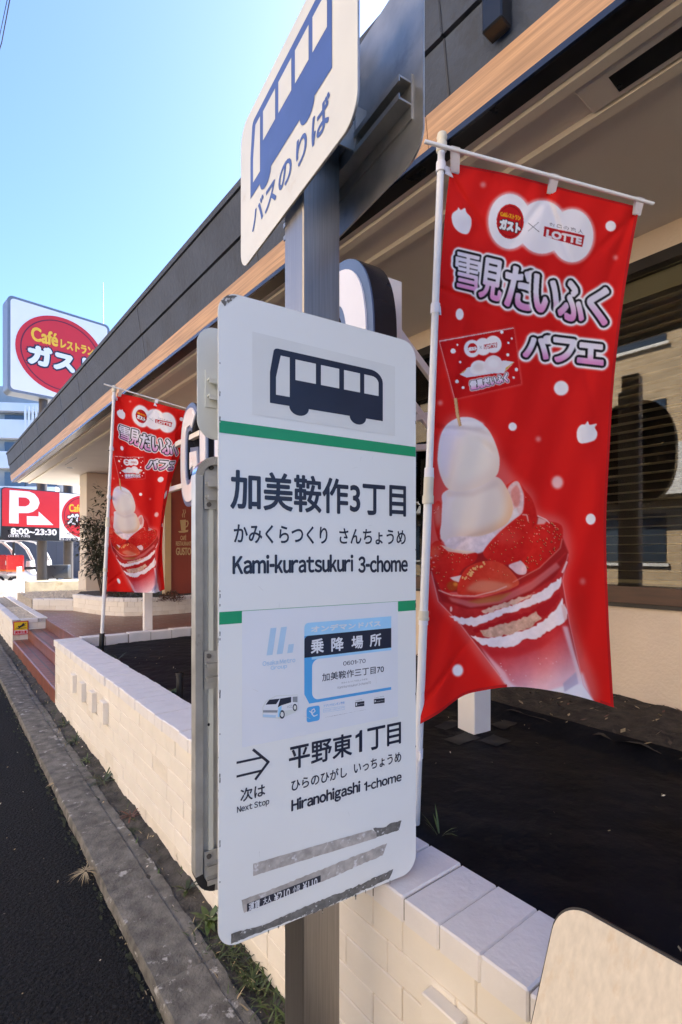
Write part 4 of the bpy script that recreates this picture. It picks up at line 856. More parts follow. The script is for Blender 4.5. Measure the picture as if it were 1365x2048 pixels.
for y0, y1 in ((815, 829), (872, 895), (935, 967)):
    for k in range(7):
        mb = MB(); mb.box(A(-60.5 + k * 3.7, 61.93 + k * .411, zt(y1)), A(2.4, .267, 0), A(-.01, .09, 0), UP * (zt(y0) - zt(y1)) * .95, 'window_dark'); mb.build('window', ap)
mb = MB()
for k in range(7): mb.box(A(-38.4 + k * .42, 62.1 + k * .04, zt(868)), A(.2, .02, 0), A(-.01, .15, 0), UP * (zt(806) - zt(868)), 'apartment_white')
mb.build('louvre_screen', ap)
mb = MB(); p = dep(207, 900, 45); mb.tube([A(p[0], 45, -1), A(p[0], 45, (CY - 640) / F * 45), A(p[0], 45, (CY - 565) / F * 45)], [.06, .05, .03], 'apartment_white', 8); mb.build('antenna_mast', loc=A(p[0], 45, -1), label='thin white mast standing beyond the roof beside the pylon sign', cat='mast')
mb = MB(); mb.tube([dep(-60, 300, 30), dep(-10, 130, 24), dep(4, 85, 22), dep(22, -10, 19), dep(60, -300, 14)], .022, 'black_rubber', 6); mb.tube([dep(-70, 300, 30), dep(-18, 130, 24), dep(-3, 85, 22), dep(17, -10, 19), dep(50, -300, 14)], .015, 'black_rubber', 6)
mb.build('overhead_cable', loc=dep(4, 85, 22), label='black overhead cable crossing the top left corner of the sky', cat='cable')
# the sunlit brick house across the street (mirrored in the window)
ob = thing('brick_house', P(-9, 4, ROAD), 'golden brick house across the street mirrored in the restaurant window', 'house')
mb = MB(); mb.box(P(-17, -14, ROAD), R * 40, N * 8, UP * 9.5, 'opposite_brick'); mb.build('wall', ob)
for k in range(9):
    for z in (.2, 3.2, 6.0):
        r = -12 + k * 4.2
        mb = MB(); mb.box(P(-9, r, ROAD + z + 1.0), R * 1.7, N * .04, UP * 1.3, 'window_dark'); mb.box(P(-8.98, r - .08, ROAD + z + .9), R * 1.86, N * .08, UP * .08, 'opp_white'); mb.build('window', ob)
for k in range(5):
    mb = MB(); mb.box(P(-8.995, -13 + k * 8.4, ROAD + 2.9), R * 4.2, N * .9, UP * 1.25, 'opp_white'); mb.build('balcony', ob)
mb = MB(); mb.box(P(-17.2, -14.2, ROAD + 9.5), R * 40.4, N * 8.4, UP * .5, 'opp_white'); mb.build('parapet', ob)

# ------------------------------------------------------------------ delivery scooters
def wheel(parent, c, ax, rad, w):
    mb = MB(); ax = unit(ax); mb.tube([c - ax * w / 2, c - ax * w * .3, c + ax * w * .3, c + ax * w / 2], [rad * .9, rad, rad, rad * .9], 'tyre', 20); wo = mb.build('wheel', parent)
    mb = MB(); mb.tube([c - ax * (w / 2 + .006), c + ax * (w / 2 + .006)], rad * .62, 'scooter_white', 16); mb.build('rim', wo)
def scooter(loc, label):
    t = thing('delivery_scooter', loc, label, 'scooter', 'delivery scooters parked in the car park'); o = A(*loc)
    f = unit(A(.80, .60, 0)); s = A(-f[1], f[0], 0)
    pt = lambda x, y, z: o + f * x + s * y + UP * z
    mb = MB(); mb.box(pt(-.80, -.28, .62), f * .56, s * .56, UP * .60, 'scooter_red', .04); bx = mb.build('delivery_box', t)
    mb = MB(); mb.box(pt(-.81, -.285, .60), f * .58, s * .57, UP * .07, 'scooter_orange', .01); mb.build('box_stripe', bx)
    mb = MB(); mb.box(pt(-.807, -.2, .84), f * .004, s * .4, UP * .16, 'sign_white'); mb.build('box_print', bx)
    mb = MB(); mb.tube([pt(-.62, 0, .50), pt(-.25, 0, .48), pt(.0, 0, .34), pt(.35, 0, .32), pt(.55, 0, .62), pt(.50, 0, .98)], [.20, .21, .15, .14, .17, .10], 'scooter_white', 12); mb.box(pt(-.78, -.3, .44), f * .5, s * .6, UP * .10, 'scooter_white', .04); mb.build('body', t)
    mb = MB(); mb.box(pt(-.22, -.16, .66), f * .42, s * .32, UP * .10, 'black_rubber', .04); mb.build('seat', t)
    mb = MB(); mb.prism([pt(-.85, -.33, 1.72), pt(-.2, -.34, 1.80), pt(.20, -.33, 1.70), pt(.20, -.33, 1.66), pt(-.2, -.34, 1.755), pt(-.85, -.33, 1.685)], s * .66, 'scooter_white'); mb.build('roof', t)
    for y in (-.31, .31):
        mb = MB(); mb.tube([pt(.18, y, 1.69), pt(.42, y, 1.45), pt(.62, y, 1.0), pt(.66, y * .8, .70)], .032, 'scooter_white', 8); mb.build('canopy_frame', t)
        mb = MB(); mb.tube([pt(-.55, y * .8, 1.70), pt(-.57, y * .8, 1.1)], .02, 'black_rubber', 8); mb.build('roof_support', t)
    mb = MB(); mb.add([pt(.18, -.30, 1.68), pt(.18, .30, 1.68), pt(.42, .30, 1.44), pt(.42, -.30, 1.44), pt(.61, .30, 1.0), pt(.61, -.30, 1.0)], [(0, 1, 2, 3), (3, 2, 4, 5)], 'clear_shield'); mb.build('windscreen', t)
    mb = MB(); mb.tube([pt(.45, -.34, 1.02), pt(.50, 0, 1.0), pt(.45, .34, 1.02)], .018, 'black_rubber', 8); mb.build('handlebar', t)
    wheel(t, pt(.72, 0, .22), s, .22, .11); wheel(t, pt(-.52, .26, .21), s, .21, .14); wheel(t, pt(-.52, -.26, .21), s, .21, .14)
    mb = MB(); mb.tube([pt(.50, 0, .36), pt(.62, 0, .47), pt(.76, 0, .47), pt(.92, 0, .34)], [.06, .08, .08, .06], 'scooter_white', 8); mb.build('fender', t)
    return t
def copy_tree(o, off, label):
    c = o.copy(); COL.objects.link(c); c.location = o.location + Vector(off); c['label'] = label
    def rec(src, dst):
        for ch in [x for x in bpy.data.objects if x.parent == src]:
            k = ch.copy(); COL.objects.link(k); k.parent = dst; rec(ch, k)
    rec(o, c); return c
sc0 = scooter(dep(62, 1171, 19.6) * A(1, 1, 0) + A(0, 0, -1.29), 'white canopied delivery scooter with a red box, nearest the parking board poles')
copy_tree(sc0, (-.78, .22, 0), 'white canopied delivery scooter with a red box, the middle one of the row')
copy_tree(sc0, (-1.56, .44, 0), 'white canopied delivery scooter cut off by the left edge of the photo')

# ------------------------------------------------------------------ printed cloth banners
# the print is worked out once on a fine colour grid (in the cloth's own coordinates) and laid on the vertices
X0, Y0, GS = 828, 300, 2
GW, GH = (1310 - X0) * GS, (1470 - Y0) * GS
ART = np.zeros((GH, GW, 3)); ART[:] = (226, 22, 14)
def region(pts, pad=2):
    x = [p[0] for p in pts]; y = [p[1] for p in pts]
    a = max(0, int((min(x) - X0) * GS) - pad); b = min(GW, int((max(x) - X0) * GS) + pad + 1)
    c = max(0, int((min(y) - Y0) * GS) - pad); d = min(GH, int((max(y) - Y0) * GS) + pad + 1)
    return a, b, c, d
def mpoly(pts, pad=2):
    a, b, c, d = region(pts, pad)
    xs = X0 + (np.arange(a, b) + .5) / GS; ys = Y0 + (np.arange(c, d) + .5) / GS
    PX, PY = np.meshgrid(xs, ys); m = np.zeros(PX.shape, bool); n = len(pts)
    for i in range(n):
        (xa, ya), (xb, yb) = pts[i], pts[(i + 1) % n]
        if ya == yb: continue
        cr = ((ya > PY) != (yb > PY)) & (PX < (xb - xa) * (PY - ya) / (yb - ya) + xa); m ^= cr
    return m.astype(float), (a, b, c, d), PX, PY
def box1(m, r, ax):
    if r < 1: return m
    p = np.pad(m, [(r + 1, r) if i == ax else (0, 0) for i in range(2)], mode='edge'); cs = np.cumsum(p, axis=ax)
    n = 2 * r + 1; return (np.take(cs, np.arange(n, cs.shape[ax]), ax) - np.take(cs, np.arange(0, cs.shape[ax] - n), ax)) / n
def blur(m, r):
    for _ in range(2):
        for ax in (0, 1): m = box1(m, int(r), ax)
    return m
def dil(m, r):
    o = m.copy(); h, w = m.shape; k = int(math.ceil(r)); p = np.pad(m, k)
    rr = [r] if r < 2.5 else [r * .5, r]
    for q in rr:
        for i in range(24):
            dx, dy = int(round(q * math.cos(i * math.pi / 12))), int(round(q * math.sin(i * math.pi / 12)))
            o = np.maximum(o, p[k + dy:k + dy + h, k + dx:k + dx + w])
    return o
def put(m, box, col, al=1.0):
    a, b, c, d = box; m = (m * al)[..., None]
    ART[c:d, a:b] = ART[c:d, a:b] * (1 - m) + np.asarray(col, float) * m
def smoothpoly(pts, n=6):
    """closed Catmull-Rom through the points"""
    out = []; k = len(pts)
    for i in range(k):
        p0, p1, p2, p3 = [A(*pts[(i + j - 1) % k]) for j in range(4)]
        for t in np.arange(n) / n: out.append(tuple(.5 * (2 * p1 + (p2 - p0) * t + (2 * p0 - 5 * p1 + 4 * p2 - p3) * t * t + (3 * p1 - p0 - 3 * p2 + p3) * t ** 3)))
    return out
def fill(pts, col, soft=0, al=1.0, grad=None, sm=False, tex=0):
    """grad = (colour, (x0, y0), (x1, y1)): runs from col to colour"""
    if sm: pts = smoothpoly(pts)
    m, bx, PX, PY = mpoly(pts, 3 + soft * 3)
    if soft: m = blur(m, soft)
    c = np.asarray(col, float)
    if grad:
        g, p, q = grad; p = A(*p); q = A(*q); v = q - p; t = np.clip(((PX - p[0]) * v[0] + (PY - p[1]) * v[1]) / (v @ v), 0, 1)[..., None]
        c = c * (1 - t) + np.asarray(g, float) * t
    if tex:
        c = np.broadcast_to(c, m.shape + (3,)) + NZ[bx[2]:bx[3], bx[0]:bx[1], None] * tex
    put(m, bx, c, al)
_r = np.random.RandomState(4)
NZ = np.zeros((GH, GW))
for k, w in ((3, .6), (8, .8), (20, .7)):
    z = _r.randn(GH // k + 2, GW // k + 2); z = np.kron(z, np.ones((k, k)))[:GH, :GW]; NZ += w * blur(z, k // 2 + 1)
def el(cx, cy, rx, ry, col, soft=0, al=1.0): fill(ell(cx, cy, rx, ry, 36), col, soft, al)
def line(p, w, col, al=1.0, soft=0):
    for i in range(len(p) - 1):
        a, b = A(*p[i]), A(*p[i + 1]); t = unit(b - a); o = A(-t[1], t[0]) * w / 2; fill([a - o, b - o, b + o, a + o], col, soft, al)
def mtext(st, TL, TR, BL, pad=30, latin=False, space=1.0):
    v, t, sz = glyphs(st, latin, space); TL, TR, BL = A(*TL), A(*TR), A(*BL)
    p = TL + np.outer(v[:, 0], TR - TL) + np.outer(1 - v[:, 1], BL - TL)
    a, b, c, d = region(p, pad); m = np.zeros((d - c, b - a)); q = (p - A(X0, Y0)) * GS - A(a, c)
    for tri in t:
        A_, B_, C_ = q[tri]; lo = np.floor(np.minimum(np.minimum(A_, B_), C_)).astype(int); hi = np.ceil(np.maximum(np.maximum(A_, B_), C_)).astype(int) + 1
        lo = np.maximum(lo, 0); hi = np.minimum(hi, [b - a, d - c])
        if (hi <= lo).any(): continue
        gx, gy = np.meshgrid(np.arange(lo[0], hi[0]) + .5, np.arange(lo[1], hi[1]) + .5)
        e = lambda P_, Q_: (Q_[0] - P_[0]) * (gy - P_[1]) - (Q_[1] - P_[1]) * (gx - P_[0])
        e1, e2, e3 = e(A_, B_), e(B_, C_), e(C_, A_); s = ((e1 >= -.01) & (e2 >= -.01) & (e3 >= -.01)) | ((e1 <= .01) & (e2 <= .01) & (e3 <= .01))
        m[lo[1]:hi[1], lo[0]:hi[0]] = np.maximum(m[lo[1]:hi[1], lo[0]:hi[0]], s)
    ys = Y0 + (np.arange(c, d) + .5) / GS; xs = X0 + (np.arange(a, b) + .5) / GS
    return m, (a, b, c, d), np.meshgrid(xs, ys)
def a3(*L): return [(820 + x / 2.625, 240 + y / 2.625) for x, y in L]
def a4(*L): return [(820 + x / 2.625, 780 + y / 2.625) for x, y in L]
def e3(cx, cy, rx, ry, col, soft=0, al=1.0): (x, y), = a3((cx, cy)); el(x, y, rx / 2.625, ry / 2.625, col, soft, al)
def e4(cx, cy, rx, ry, col, soft=0, al=1.0): (x, y), = a4((cx, cy)); el(x, y, rx / 2.625, ry / 2.625, col, soft, al)
WH = (250, 248, 252); NV = (20, 20, 30)
# deeper red towards the middle of the print
fill([(860, 500), (1240, 500), (1240, 1250), (860, 1250)], (212, 14, 11), 70, .6)
for x, y, r, s, al in ((385, 340, 16, 5, .5), (1055, 557, 28, 1, 1), (262, 1020, 21, 1, 1), (795, 1408, 39, 2, 1), (540, 1610, 22, 1, 1), (1080, 722, 14, 5, .5), (675, 1675, 15, 5, .5), (160, 1485, 14, 5, .5)):
    e3(x, y, r, r * (1.45 if x == 262 else 1), WH, s, al)
for x, y, r, s, al in ((775, 485, 31, 5, .75), (950, 678, 26, 1, 1), (252, 1472, 29, 3, 1), (908, 1005, 16, 6, .4), (95, 1170, 10, 5, .4)): e4(x, y, r, r * 1.12, WH, s, al)
fill(a3((225, 490), (250, 470), (255, 458), (268, 472), (290, 462), (298, 485), (322, 515), (322, 560), (302, 598), (262, 590), (232, 560), (220, 520)), WH, 1, sm=True)
fill(a3((880, 1625), (900, 1600), (920, 1598), (935, 1582), (945, 1600), (982, 1595), (972, 1615), (985, 1645), (968, 1682), (900, 1698), (878, 1670)), WH, 1, sm=True)
# cloud with the two marks
for rr_, al in ((6, .55), (0, 1)):
    for cx_, cy_, rx_, ry_ in ((525, 532, 112, 145), (695, 562, 128, 140), (852, 607, 112, 140)): e3(cx_, cy_, rx_ + rr_ * 2, ry_ + rr_ * 2, WH, 4 if rr_ else 1, al)
e3(527, 533, 72, 92, (206, 20, 24)); e3(527, 533, 63, 81, (120, 5, 12)); e3(527, 533, 60, 78, (206, 20, 24))
def tx(st, TL, TR, BL, cols, **k):
    m, bx, G = mtext(st, TL, TR, BL, **k)
    for r, c, s in cols:
        q = dil(m, r * GS) if r else m
        put(blur(q, s) if s else q, bx, c)
    return m, bx, G
z = a3((478, 480), (582, 506), (476, 502)); tx('Caféレストラン', *z, [(.6, (240, 170, 20), 0)])
z = a3((478, 520), (580, 545), (474, 568)); tx('ガスト', *z, [(3.2, (60, 8, 14), 0), (1.5, (245, 245, 245), 0)])
line(a3((622, 540), (680, 588)), 1.3, (90, 90, 95)); line(a3((678, 536), (622, 583)), 1.0, (120, 120, 125))
z = a3((735, 536), (912, 578), (734, 556)); tx('お口の恋人', *z, [(0.25, (120, 110, 110), 0)], space=1.35)
fill(a3((706, 557), (919, 606), (905, 668), (701, 610)), (190, 14, 26)); z = a3((722, 577), (902, 618), (718, 612)); tx('LOTTE', *z, [(1.2, (240, 236, 240), 0)])
def bubble(st, TL, TR, BL, k=1.0, fk=1.0, **kw):
    m, bx, (PX, PY) = mtext(st, TL, TR, BL, pad=int(40 * k), **kw)
    put(blur(dil(m, 13.0 * k * GS), max(1, int(4 * k))), bx, WH); put(blur(dil(m, 11.6 * k * GS), 1), bx, WH); put(blur(dil(m, 7.8 * k * GS), 1), bx, (8, 7, 12))
    TL, TR, BL = A(*TL), A(*TR), A(*BL); u = TR - TL; v = BL - TL
    t = ((PX - TL[0]) * -u[1] + (PY - TL[1]) * u[0]) / (v[1] * u[0] - v[0] * u[1])
    t = np.clip((t - .5) / .45, 0, 1)[..., None]; c = A(238, 234, 246) * (1 - t) + A(226, 150, 206) * t
    put(blur(dil(m, 3.2 * k * fk * GS), 1 if k > .5 else 0), bx, c)
z = a3((245, 692), (372, 722), (240, 878)); bubble('雪', *z, k=.80, fk=.55)
z = a3((388, 722), (495, 748), (365, 925)); bubble('見', *z, k=.9, fk=.85)
z = a3((512, 762), (650, 800), (500, 968)); bubble('だ', *z)
z = a3((660, 812), (785, 850), (648, 992)); bubble('い', *z)
z = a3((795, 835), (918, 870), (782, 1032)); bubble('ふ', *z)
z = a3((945, 862), (1045, 890), (930, 1048)); bubble('く', *z)
z = a3((612, 1125), (740, 1140), (600, 1238)); bubble('パ', *z)
z = a3((762, 1145), (868, 1158), (752, 1262)); bubble('フ', *z)
z = a3((890, 1172), (1015, 1186), (885, 1268)); bubble('ェ', *z)
# the paper flag on its stick
fill(a3((150, 1155), (550, 1084), (592, 1390), (230, 1470)), (235, 150, 150), 4, .5); fill(a3((155, 1162), (545, 1092), (585, 1385), (236, 1465)), (204, 8, 10))
line(a3((155, 1162), (545, 1092)), 1.6, (235, 215, 215)); line(a3((155, 1162), (236, 1465)), 1.4, (230, 140, 140))
for x, y, r in ((228, 1213, 13), (483, 1113, 9), (265, 1271, 6), (518, 1170, 6), (515, 1233, 8), (248, 1373, 9), (560, 1310, 9), (280, 1405, 7), (545, 1352, 6), (536, 1147, 5), (250, 1180, 5)): e3(x, y, r, r, WH)
for cx_, cy_ in ((328, 1200), (385, 1190), (438, 1178)): e3(cx_, cy_, 44, 46, WH, 1)
e3(329, 1198, 25, 27, (200, 20, 24)); z = a3((308, 1196), (350, 1190), (309, 1212)); tx('ガスト', *z, [(.9, (245, 245, 245), 0)])
line(a3((366, 1186), (378, 1200)), .7, (130, 130, 130)); line(a3((378, 1184), (366, 1202)), .7, (130, 130, 130)); fill(a3((388, 1180), (458, 1168), (460, 1192), (390, 1204)), (190, 14, 26)); z = a3((393, 1185), (454, 1173), (394, 1200)); tx('LOTTE', *z, [(.4, (240, 236, 240), 0)])
fill(a3((262, 1335), (305, 1300), (500, 1262), (548, 1272), (492, 1330), (440, 1330), (300, 1352)), (236, 232, 240)); fill(a3((505, 1300), (548, 1270), (498, 1322)), (222, 180, 60)); fill(a3((262, 1335), (300, 1305), (285, 1325)), (222, 180, 60))
fill(a3((318, 1320), (325, 1280), (355, 1262), (395, 1270), (412, 1300), (405, 1325), (350, 1335)), (248, 244, 246), 1, sm=True); fill(a3((390, 1285), (405, 1250), (440, 1235), (475, 1250), (485, 1285), (465, 1315), (410, 1322)), (242, 234, 238), 1, sm=True); e3(362, 1298, 30, 22, (226, 214, 210), 5, .6); e3(440, 1280, 28, 24, (250, 248, 250), 4, .8)
z = a3((318, 1374), (512, 1330), (322, 1418)); bubble('雪見だいふく', *z, k=.28)
# parfait: glow, back strawberries, two white rice cakes, fruit, glass
glow = smoothpoly(a4((150, 330), (200, 160), (300, 130), (420, 220), (480, 360), (560, 470), (640, 540), (670, 640), (800, 690), (845, 850), (815, 1000), (860, 1250), (970, 1640), (520, 1570), (250, 1230), (140, 1100), (90, 900), (120, 600)))
m, bx, _, _ = mpoly(glow, 60); put(blur(dil(m, 6), 18), bx, (240, 150, 150), .55)
RED = (232, 46, 34); DRED = (196, 16, 14); LRED = (226, 60, 44)
def berry(pts, seeds=0, light=None, sc=1.0, al=1.0, c0=RED, c1=DRED, gd=None):
    pp = smoothpoly(a4(*pts)); xs = [p[0] for p in pp]; ys = [p[1] for p in pp]
    fill(pp, c0, 1, al, grad=(c1, (min(xs), min(ys)), (max(xs), max(ys))) if gd is None else gd, tex=5)
    for k_ in range(len(pp) // 3):
        q_ = pp[(k_ * 7) % len(pp)]; c_ = A(sum(xs) / len(xs), sum(ys) / len(ys)); f_ = .55 + .35 * ((k_ * 37) % 11) / 11; w_ = c_ + (A(*q_) - c_) * f_
        if w_[1] < c_[1] + 3: el(w_[0], w_[1], .9, .7, (252, 205, 190), 0, .85)
    if light: (lx, ly), = a4(light[:2]); el(lx, ly, light[2] / 2.625, light[3] / 2.625, light[4], 10, .6)
    m, bx, PX, PY = mpoly(pp); rg_ = random.Random(len(pts) + seeds)
    for _ in range(int(seeds * 1.5)):
        x, y = rg_.uniform(min(xs), max(xs)), rg_.uniform(min(ys), max(ys)); i, j = int((x - X0) * GS) - bx[0], int((y - Y0) * GS) - bx[2]
        if 4 < j < m.shape[0] - 4 and 4 < i < m.shape[1] - 4 and m[j - 4, i] and m[j + 4, i] and m[j, i - 4] and m[j, i + 4]:
            el(x, y, 1.25 * sc, 1.5 * sc, (120, 6, 6), 0, .85); el(x + .5, y - .7, .7, .8, (250, 180, 120), 0, .9)
fill(a4((660, 655), (730, 690), (800, 770), (832, 850), (830, 900), (700, 1000), (560, 1060), (200, 1060), (110, 960), (96, 900), (300, 780)), (160, 20, 20), 2, .9)
berry(((125, 610), (150, 582), (170, 620), (172, 780), (150, 786), (128, 700)), 0, (150, 660, 20, 60, (235, 190, 180)))
berry(((505, 520), (530, 485), (565, 473), (600, 520), (640, 570), (664, 640), (664, 700), (640, 712), (590, 660), (545, 640)), 14, None)
fill(a4((512, 525), (535, 490), (565, 478), (585, 510), (600, 560), (592, 640), (560, 670), (540, 640), (530, 580)), (240, 205, 205), 2, tex=16, sm=True); fill(a4((530, 540), (560, 500), (580, 540), (575, 600), (550, 610)), (210, 100, 90), 3, .55, sm=True)
fill(a4((170, 640), (160, 780), (200, 820), (330, 850), (480, 800), (590, 700), (560, 620), (400, 700)), (240, 226, 228), 2, tex=9)
fill(a4((188, 530), (170, 600), (168, 690), (160, 760), (205, 812), (300, 792), (400, 760), (490, 722), (534, 660), (540, 600), (512, 520), (462, 458), (380, 470)), (240, 232, 240), 1, grad=((238, 196, 160), a4((240, 560))[0], a4((480, 730))[0]), sm=True)
fill(a4((230, 560), (440, 500), (500, 580), (480, 680), (300, 740), (215, 700)), (246, 234, 222), 14, .8, sm=True); fill(a4((200, 525), (330, 530), (460, 470), (470, 500), (330, 560), (195, 560)), (226, 206, 196), 6, .6)
fill(a4((148, 330), (162, 240), (198, 178), (262, 144), (335, 148), (392, 186), (432, 240), (466, 330), (471, 392), (456, 448), (400, 490), (330, 520), (262, 535), (200, 518), (166, 462), (148, 392)), (238, 232, 242), 1, grad=((240, 222, 206), a4((200, 220))[0], a4((420, 500))[0]), sm=True)
fill(a4((270, 270), (330, 220), (410, 270), (420, 400), (330, 460), (250, 480)), (247, 238, 226), 14, .9, sm=True); fill(a4((160, 250), (210, 190), (250, 200), (215, 330), (200, 460), (160, 400)), (236, 230, 246), 8, .7, sm=True); e4(330, 180, 60, 18, (250, 248, 252), 5, .8)
fill(a3((232, 1462), (248, 1460), (258, 1540), (272, 1604), (258, 1610), (242, 1545)), (222, 184, 130)); line(a3((247, 1462), (257, 1540), (270, 1602)), 1.2, (170, 120, 70))
fill(a4((180, 800), (240, 770), (380, 765), (480, 722), (520, 700), (500, 760), (430, 820), (350, 860), (230, 850)), (240, 220, 224), 2, tex=12, sm=True)
berry(((650, 715), (700, 695), (765, 695), (802, 722), (796, 800), (742, 880), (650, 950), (602, 935), (590, 880), (640, 790)), 60, None, 1.2, c0=(220, 34, 26))
berry(((385, 862), (418, 802), (498, 722), (590, 652), (632, 668), (650, 760), (640, 830), (600, 878), (520, 916), (440, 906)), 46, (520, 770, 60, 40, (225, 70, 60)), .8)
line(a4((590, 654), (615, 656), (622, 690)), 2.5, (240, 205, 200), .8, 1)
berry(((95, 850), (118, 806), (152, 792), (200, 832), (280, 850), (352, 856), (342, 900), (270, 950), (240, 1045), (180, 1060), (128, 985)), 50, (130, 850, 26, 34, (236, 120, 90)), .8)
fill(a4((160, 812), (230, 835), (350, 852), (300, 862), (200, 848)), (244, 220, 200), 1, .9)
for p in ((110, 880, 8), (125, 905, 6), (104, 915, 5), (135, 870, 5), (118, 940, 5)): e4(p[0], p[1], p[2], p[2] * .6, (245, 220, 215), 1, .8)
fill(a4((210, 985), (272, 972), (262, 1010), (235, 1005)), (240, 215, 215), 1); fill(a4((520, 920), (570, 900), (585, 898), (612, 930), (608, 965), (570, 968), (540, 945)), (240, 200, 206), 1, tex=10, sm=True)
e4(226, 1028, 32, 26, (170, 70, 18), 3, .9); e4(240, 1020, 12, 10, (215, 130, 50), 2)
berry(((255, 1072), (260, 1000), (305, 930), (395, 898), (478, 908), (540, 958), (572, 1022), (480, 1062), (350, 1078)), 10, None, .7, c0=(222, 40, 26), c1=(224, 90, 60))
fill(a4((300, 1050), (350, 1005), (420, 1000), (500, 1015), (540, 1030), (420, 1062)), (230, 140, 110), 6, .8, sm=True)
rg_ = random.Random(2)
for _ in range(26): t = rg_.uniform(0, 1); e4(275 + 110 * t + rg_.uniform(-8, 8), 990 - 80 * t + rg_.uniform(-10, 14), 5, 6, (246, 190, 120), 0, .9)
# glass body
fill(a4((112, 950), (170, 1062), (260, 1090), (380, 1090), (520, 1050), (700, 960), (822, 850), (832, 905), (800, 1000), (838, 1220), (910, 1550), (972, 1642), (522, 1565), (262, 1225), (150, 1110)), (188, 36, 38), 1, tex=5)
fill(a4((120, 985), (180, 1075), (300, 1112), (470, 1100), (620, 1030), (760, 930), (826, 850), (830, 880), (760, 985), (610, 1080), (450, 1145), (300, 1150), (170, 1110)), (156, 20, 22), 2, .85); fill(a4((200, 1085), (330, 1112), (480, 1085), (640, 1005), (770, 905), (790, 930), (640, 1050), (480, 1120), (320, 1142), (220, 1110)), (216, 120, 120), 3, .75)
fill(a4((300, 1110), (430, 1082), (540, 1060), (470, 1110), (360, 1122)), (180, 110, 50), 3, .7)
def ragged(L, col, amp=2.2, step=5, seed=1, **k): fill([tuple(p) for p in rough_edge(a4(*L), amp, step, random.Random(seed))], col, 1, **k)
ragged(((205, 1182), (290, 1200), (380, 1185), (480, 1150), (600, 1105), (700, 1050), (796, 980), (790, 1030), (720, 1100), (620, 1140), (520, 1170), (430, 1208), (350, 1240), (270, 1230)), (246, 232, 238), tex=6)
ragged(((375, 1160), (470, 1125), (560, 1095), (660, 1062), (620, 1095), (500, 1140), (400, 1175)), (222, 178, 160), seed=3, tex=14)
ragged(((330, 1262), (430, 1225), (540, 1185), (640, 1160), (720, 1110), (790, 1060), (780, 1110), (720, 1180), (640, 1200), (520, 1225), (430, 1250), (360, 1275)), (178, 16, 26), seed=4)
ragged(((368, 1262), (450, 1238), (560, 1212), (640, 1175), (664, 1160), (694, 1198), (640, 1245), (540, 1282), (430, 1300), (385, 1290)), (216, 172, 150), seed=5, tex=18)
ragged(((318, 1288), (400, 1302), (500, 1292), (600, 1262), (700, 1215), (770, 1150), (802, 1090), (826, 1180), (812, 1218), (745, 1258), (665, 1308), (602, 1308), (545, 1348), (475, 1355), (372, 1335)), (248, 236, 242), seed=6, tex=5)
fill(a4((365, 1338), (470, 1358), (545, 1350), (605, 1312), (665, 1312), (750, 1262), (818, 1222), (862, 1380), (888, 1462), (910, 1552), (972, 1642), (522, 1565)), (206, 44, 50), 1, grad=((244, 196, 208), a4((600, 1330))[0], a4((690, 1560))[0]), tex=3)
fill(a4((395, 1360), (540, 1362), (640, 1325), (760, 1290), (700, 1350), (560, 1400), (440, 1400)), (196, 28, 34), 8, .6)
fill(a4((400, 1400), (470, 1500), (560, 1560), (700, 1585), (850, 1540), (905, 1480), (960, 1640), (520, 1566)), (244, 232, 246), 6, .96); fill(a4((530, 1562), (700, 1592), (800, 1560), (905, 1545), (972, 1642), (760, 1612)), (246, 244, 252), 3, .95)
fill(a4((805, 1540), (875, 1478), (885, 1540), (812, 1585)), (186, 176, 206), 2, .7)
fill(a4((365, 1340), (420, 1400), (500, 1480), (540, 1560), (520, 1565), (430, 1440)), (246, 205, 212), 4, .75); fill(a4((800, 1240), (830, 1240), (905, 1520), (890, 1540), (850, 1400)), (246, 220, 228), 4, .75)
line(a4((112, 950), (150, 1110), (262, 1225), (522, 1565)), 1.6, (240, 190, 190), .75, 1); line(a4((832, 860), (802, 1000), (838, 1220), (912, 1550), (972, 1640)), 1.6, (236, 170, 176), .7, 1)
line(a4((150, 1050), (220, 1078), (340, 1082), (450, 1055), (510, 1030)), 2.2, (240, 190, 180), .85, 1); line(a4((540, 1010), (680, 935), (790, 830), (800, 780)), 1.8, (236, 160, 150), .7, 1); line(a4((670, 660), (715, 680), (735, 700)), 2.0, (240, 220, 220), .9, 1); fill(a4((675, 668), (722, 685), (705, 705), (668, 706)), (236, 200, 200), 2, .8)
line(a4((800, 960), (826, 900)), 4, (245, 225, 228), .8, 1); e4(217, 1150, 6, 14, (245, 230, 230), 1, .8)
fill(a4((795, 1130), (815, 1120), (828, 1200), (812, 1215)), (232, 190, 186), 2, .8)
for _ in range(16): e4(rg_.uniform(470, 800), rg_.uniform(1400, 1540), 3, 3, (245, 220, 225), 0, .6)
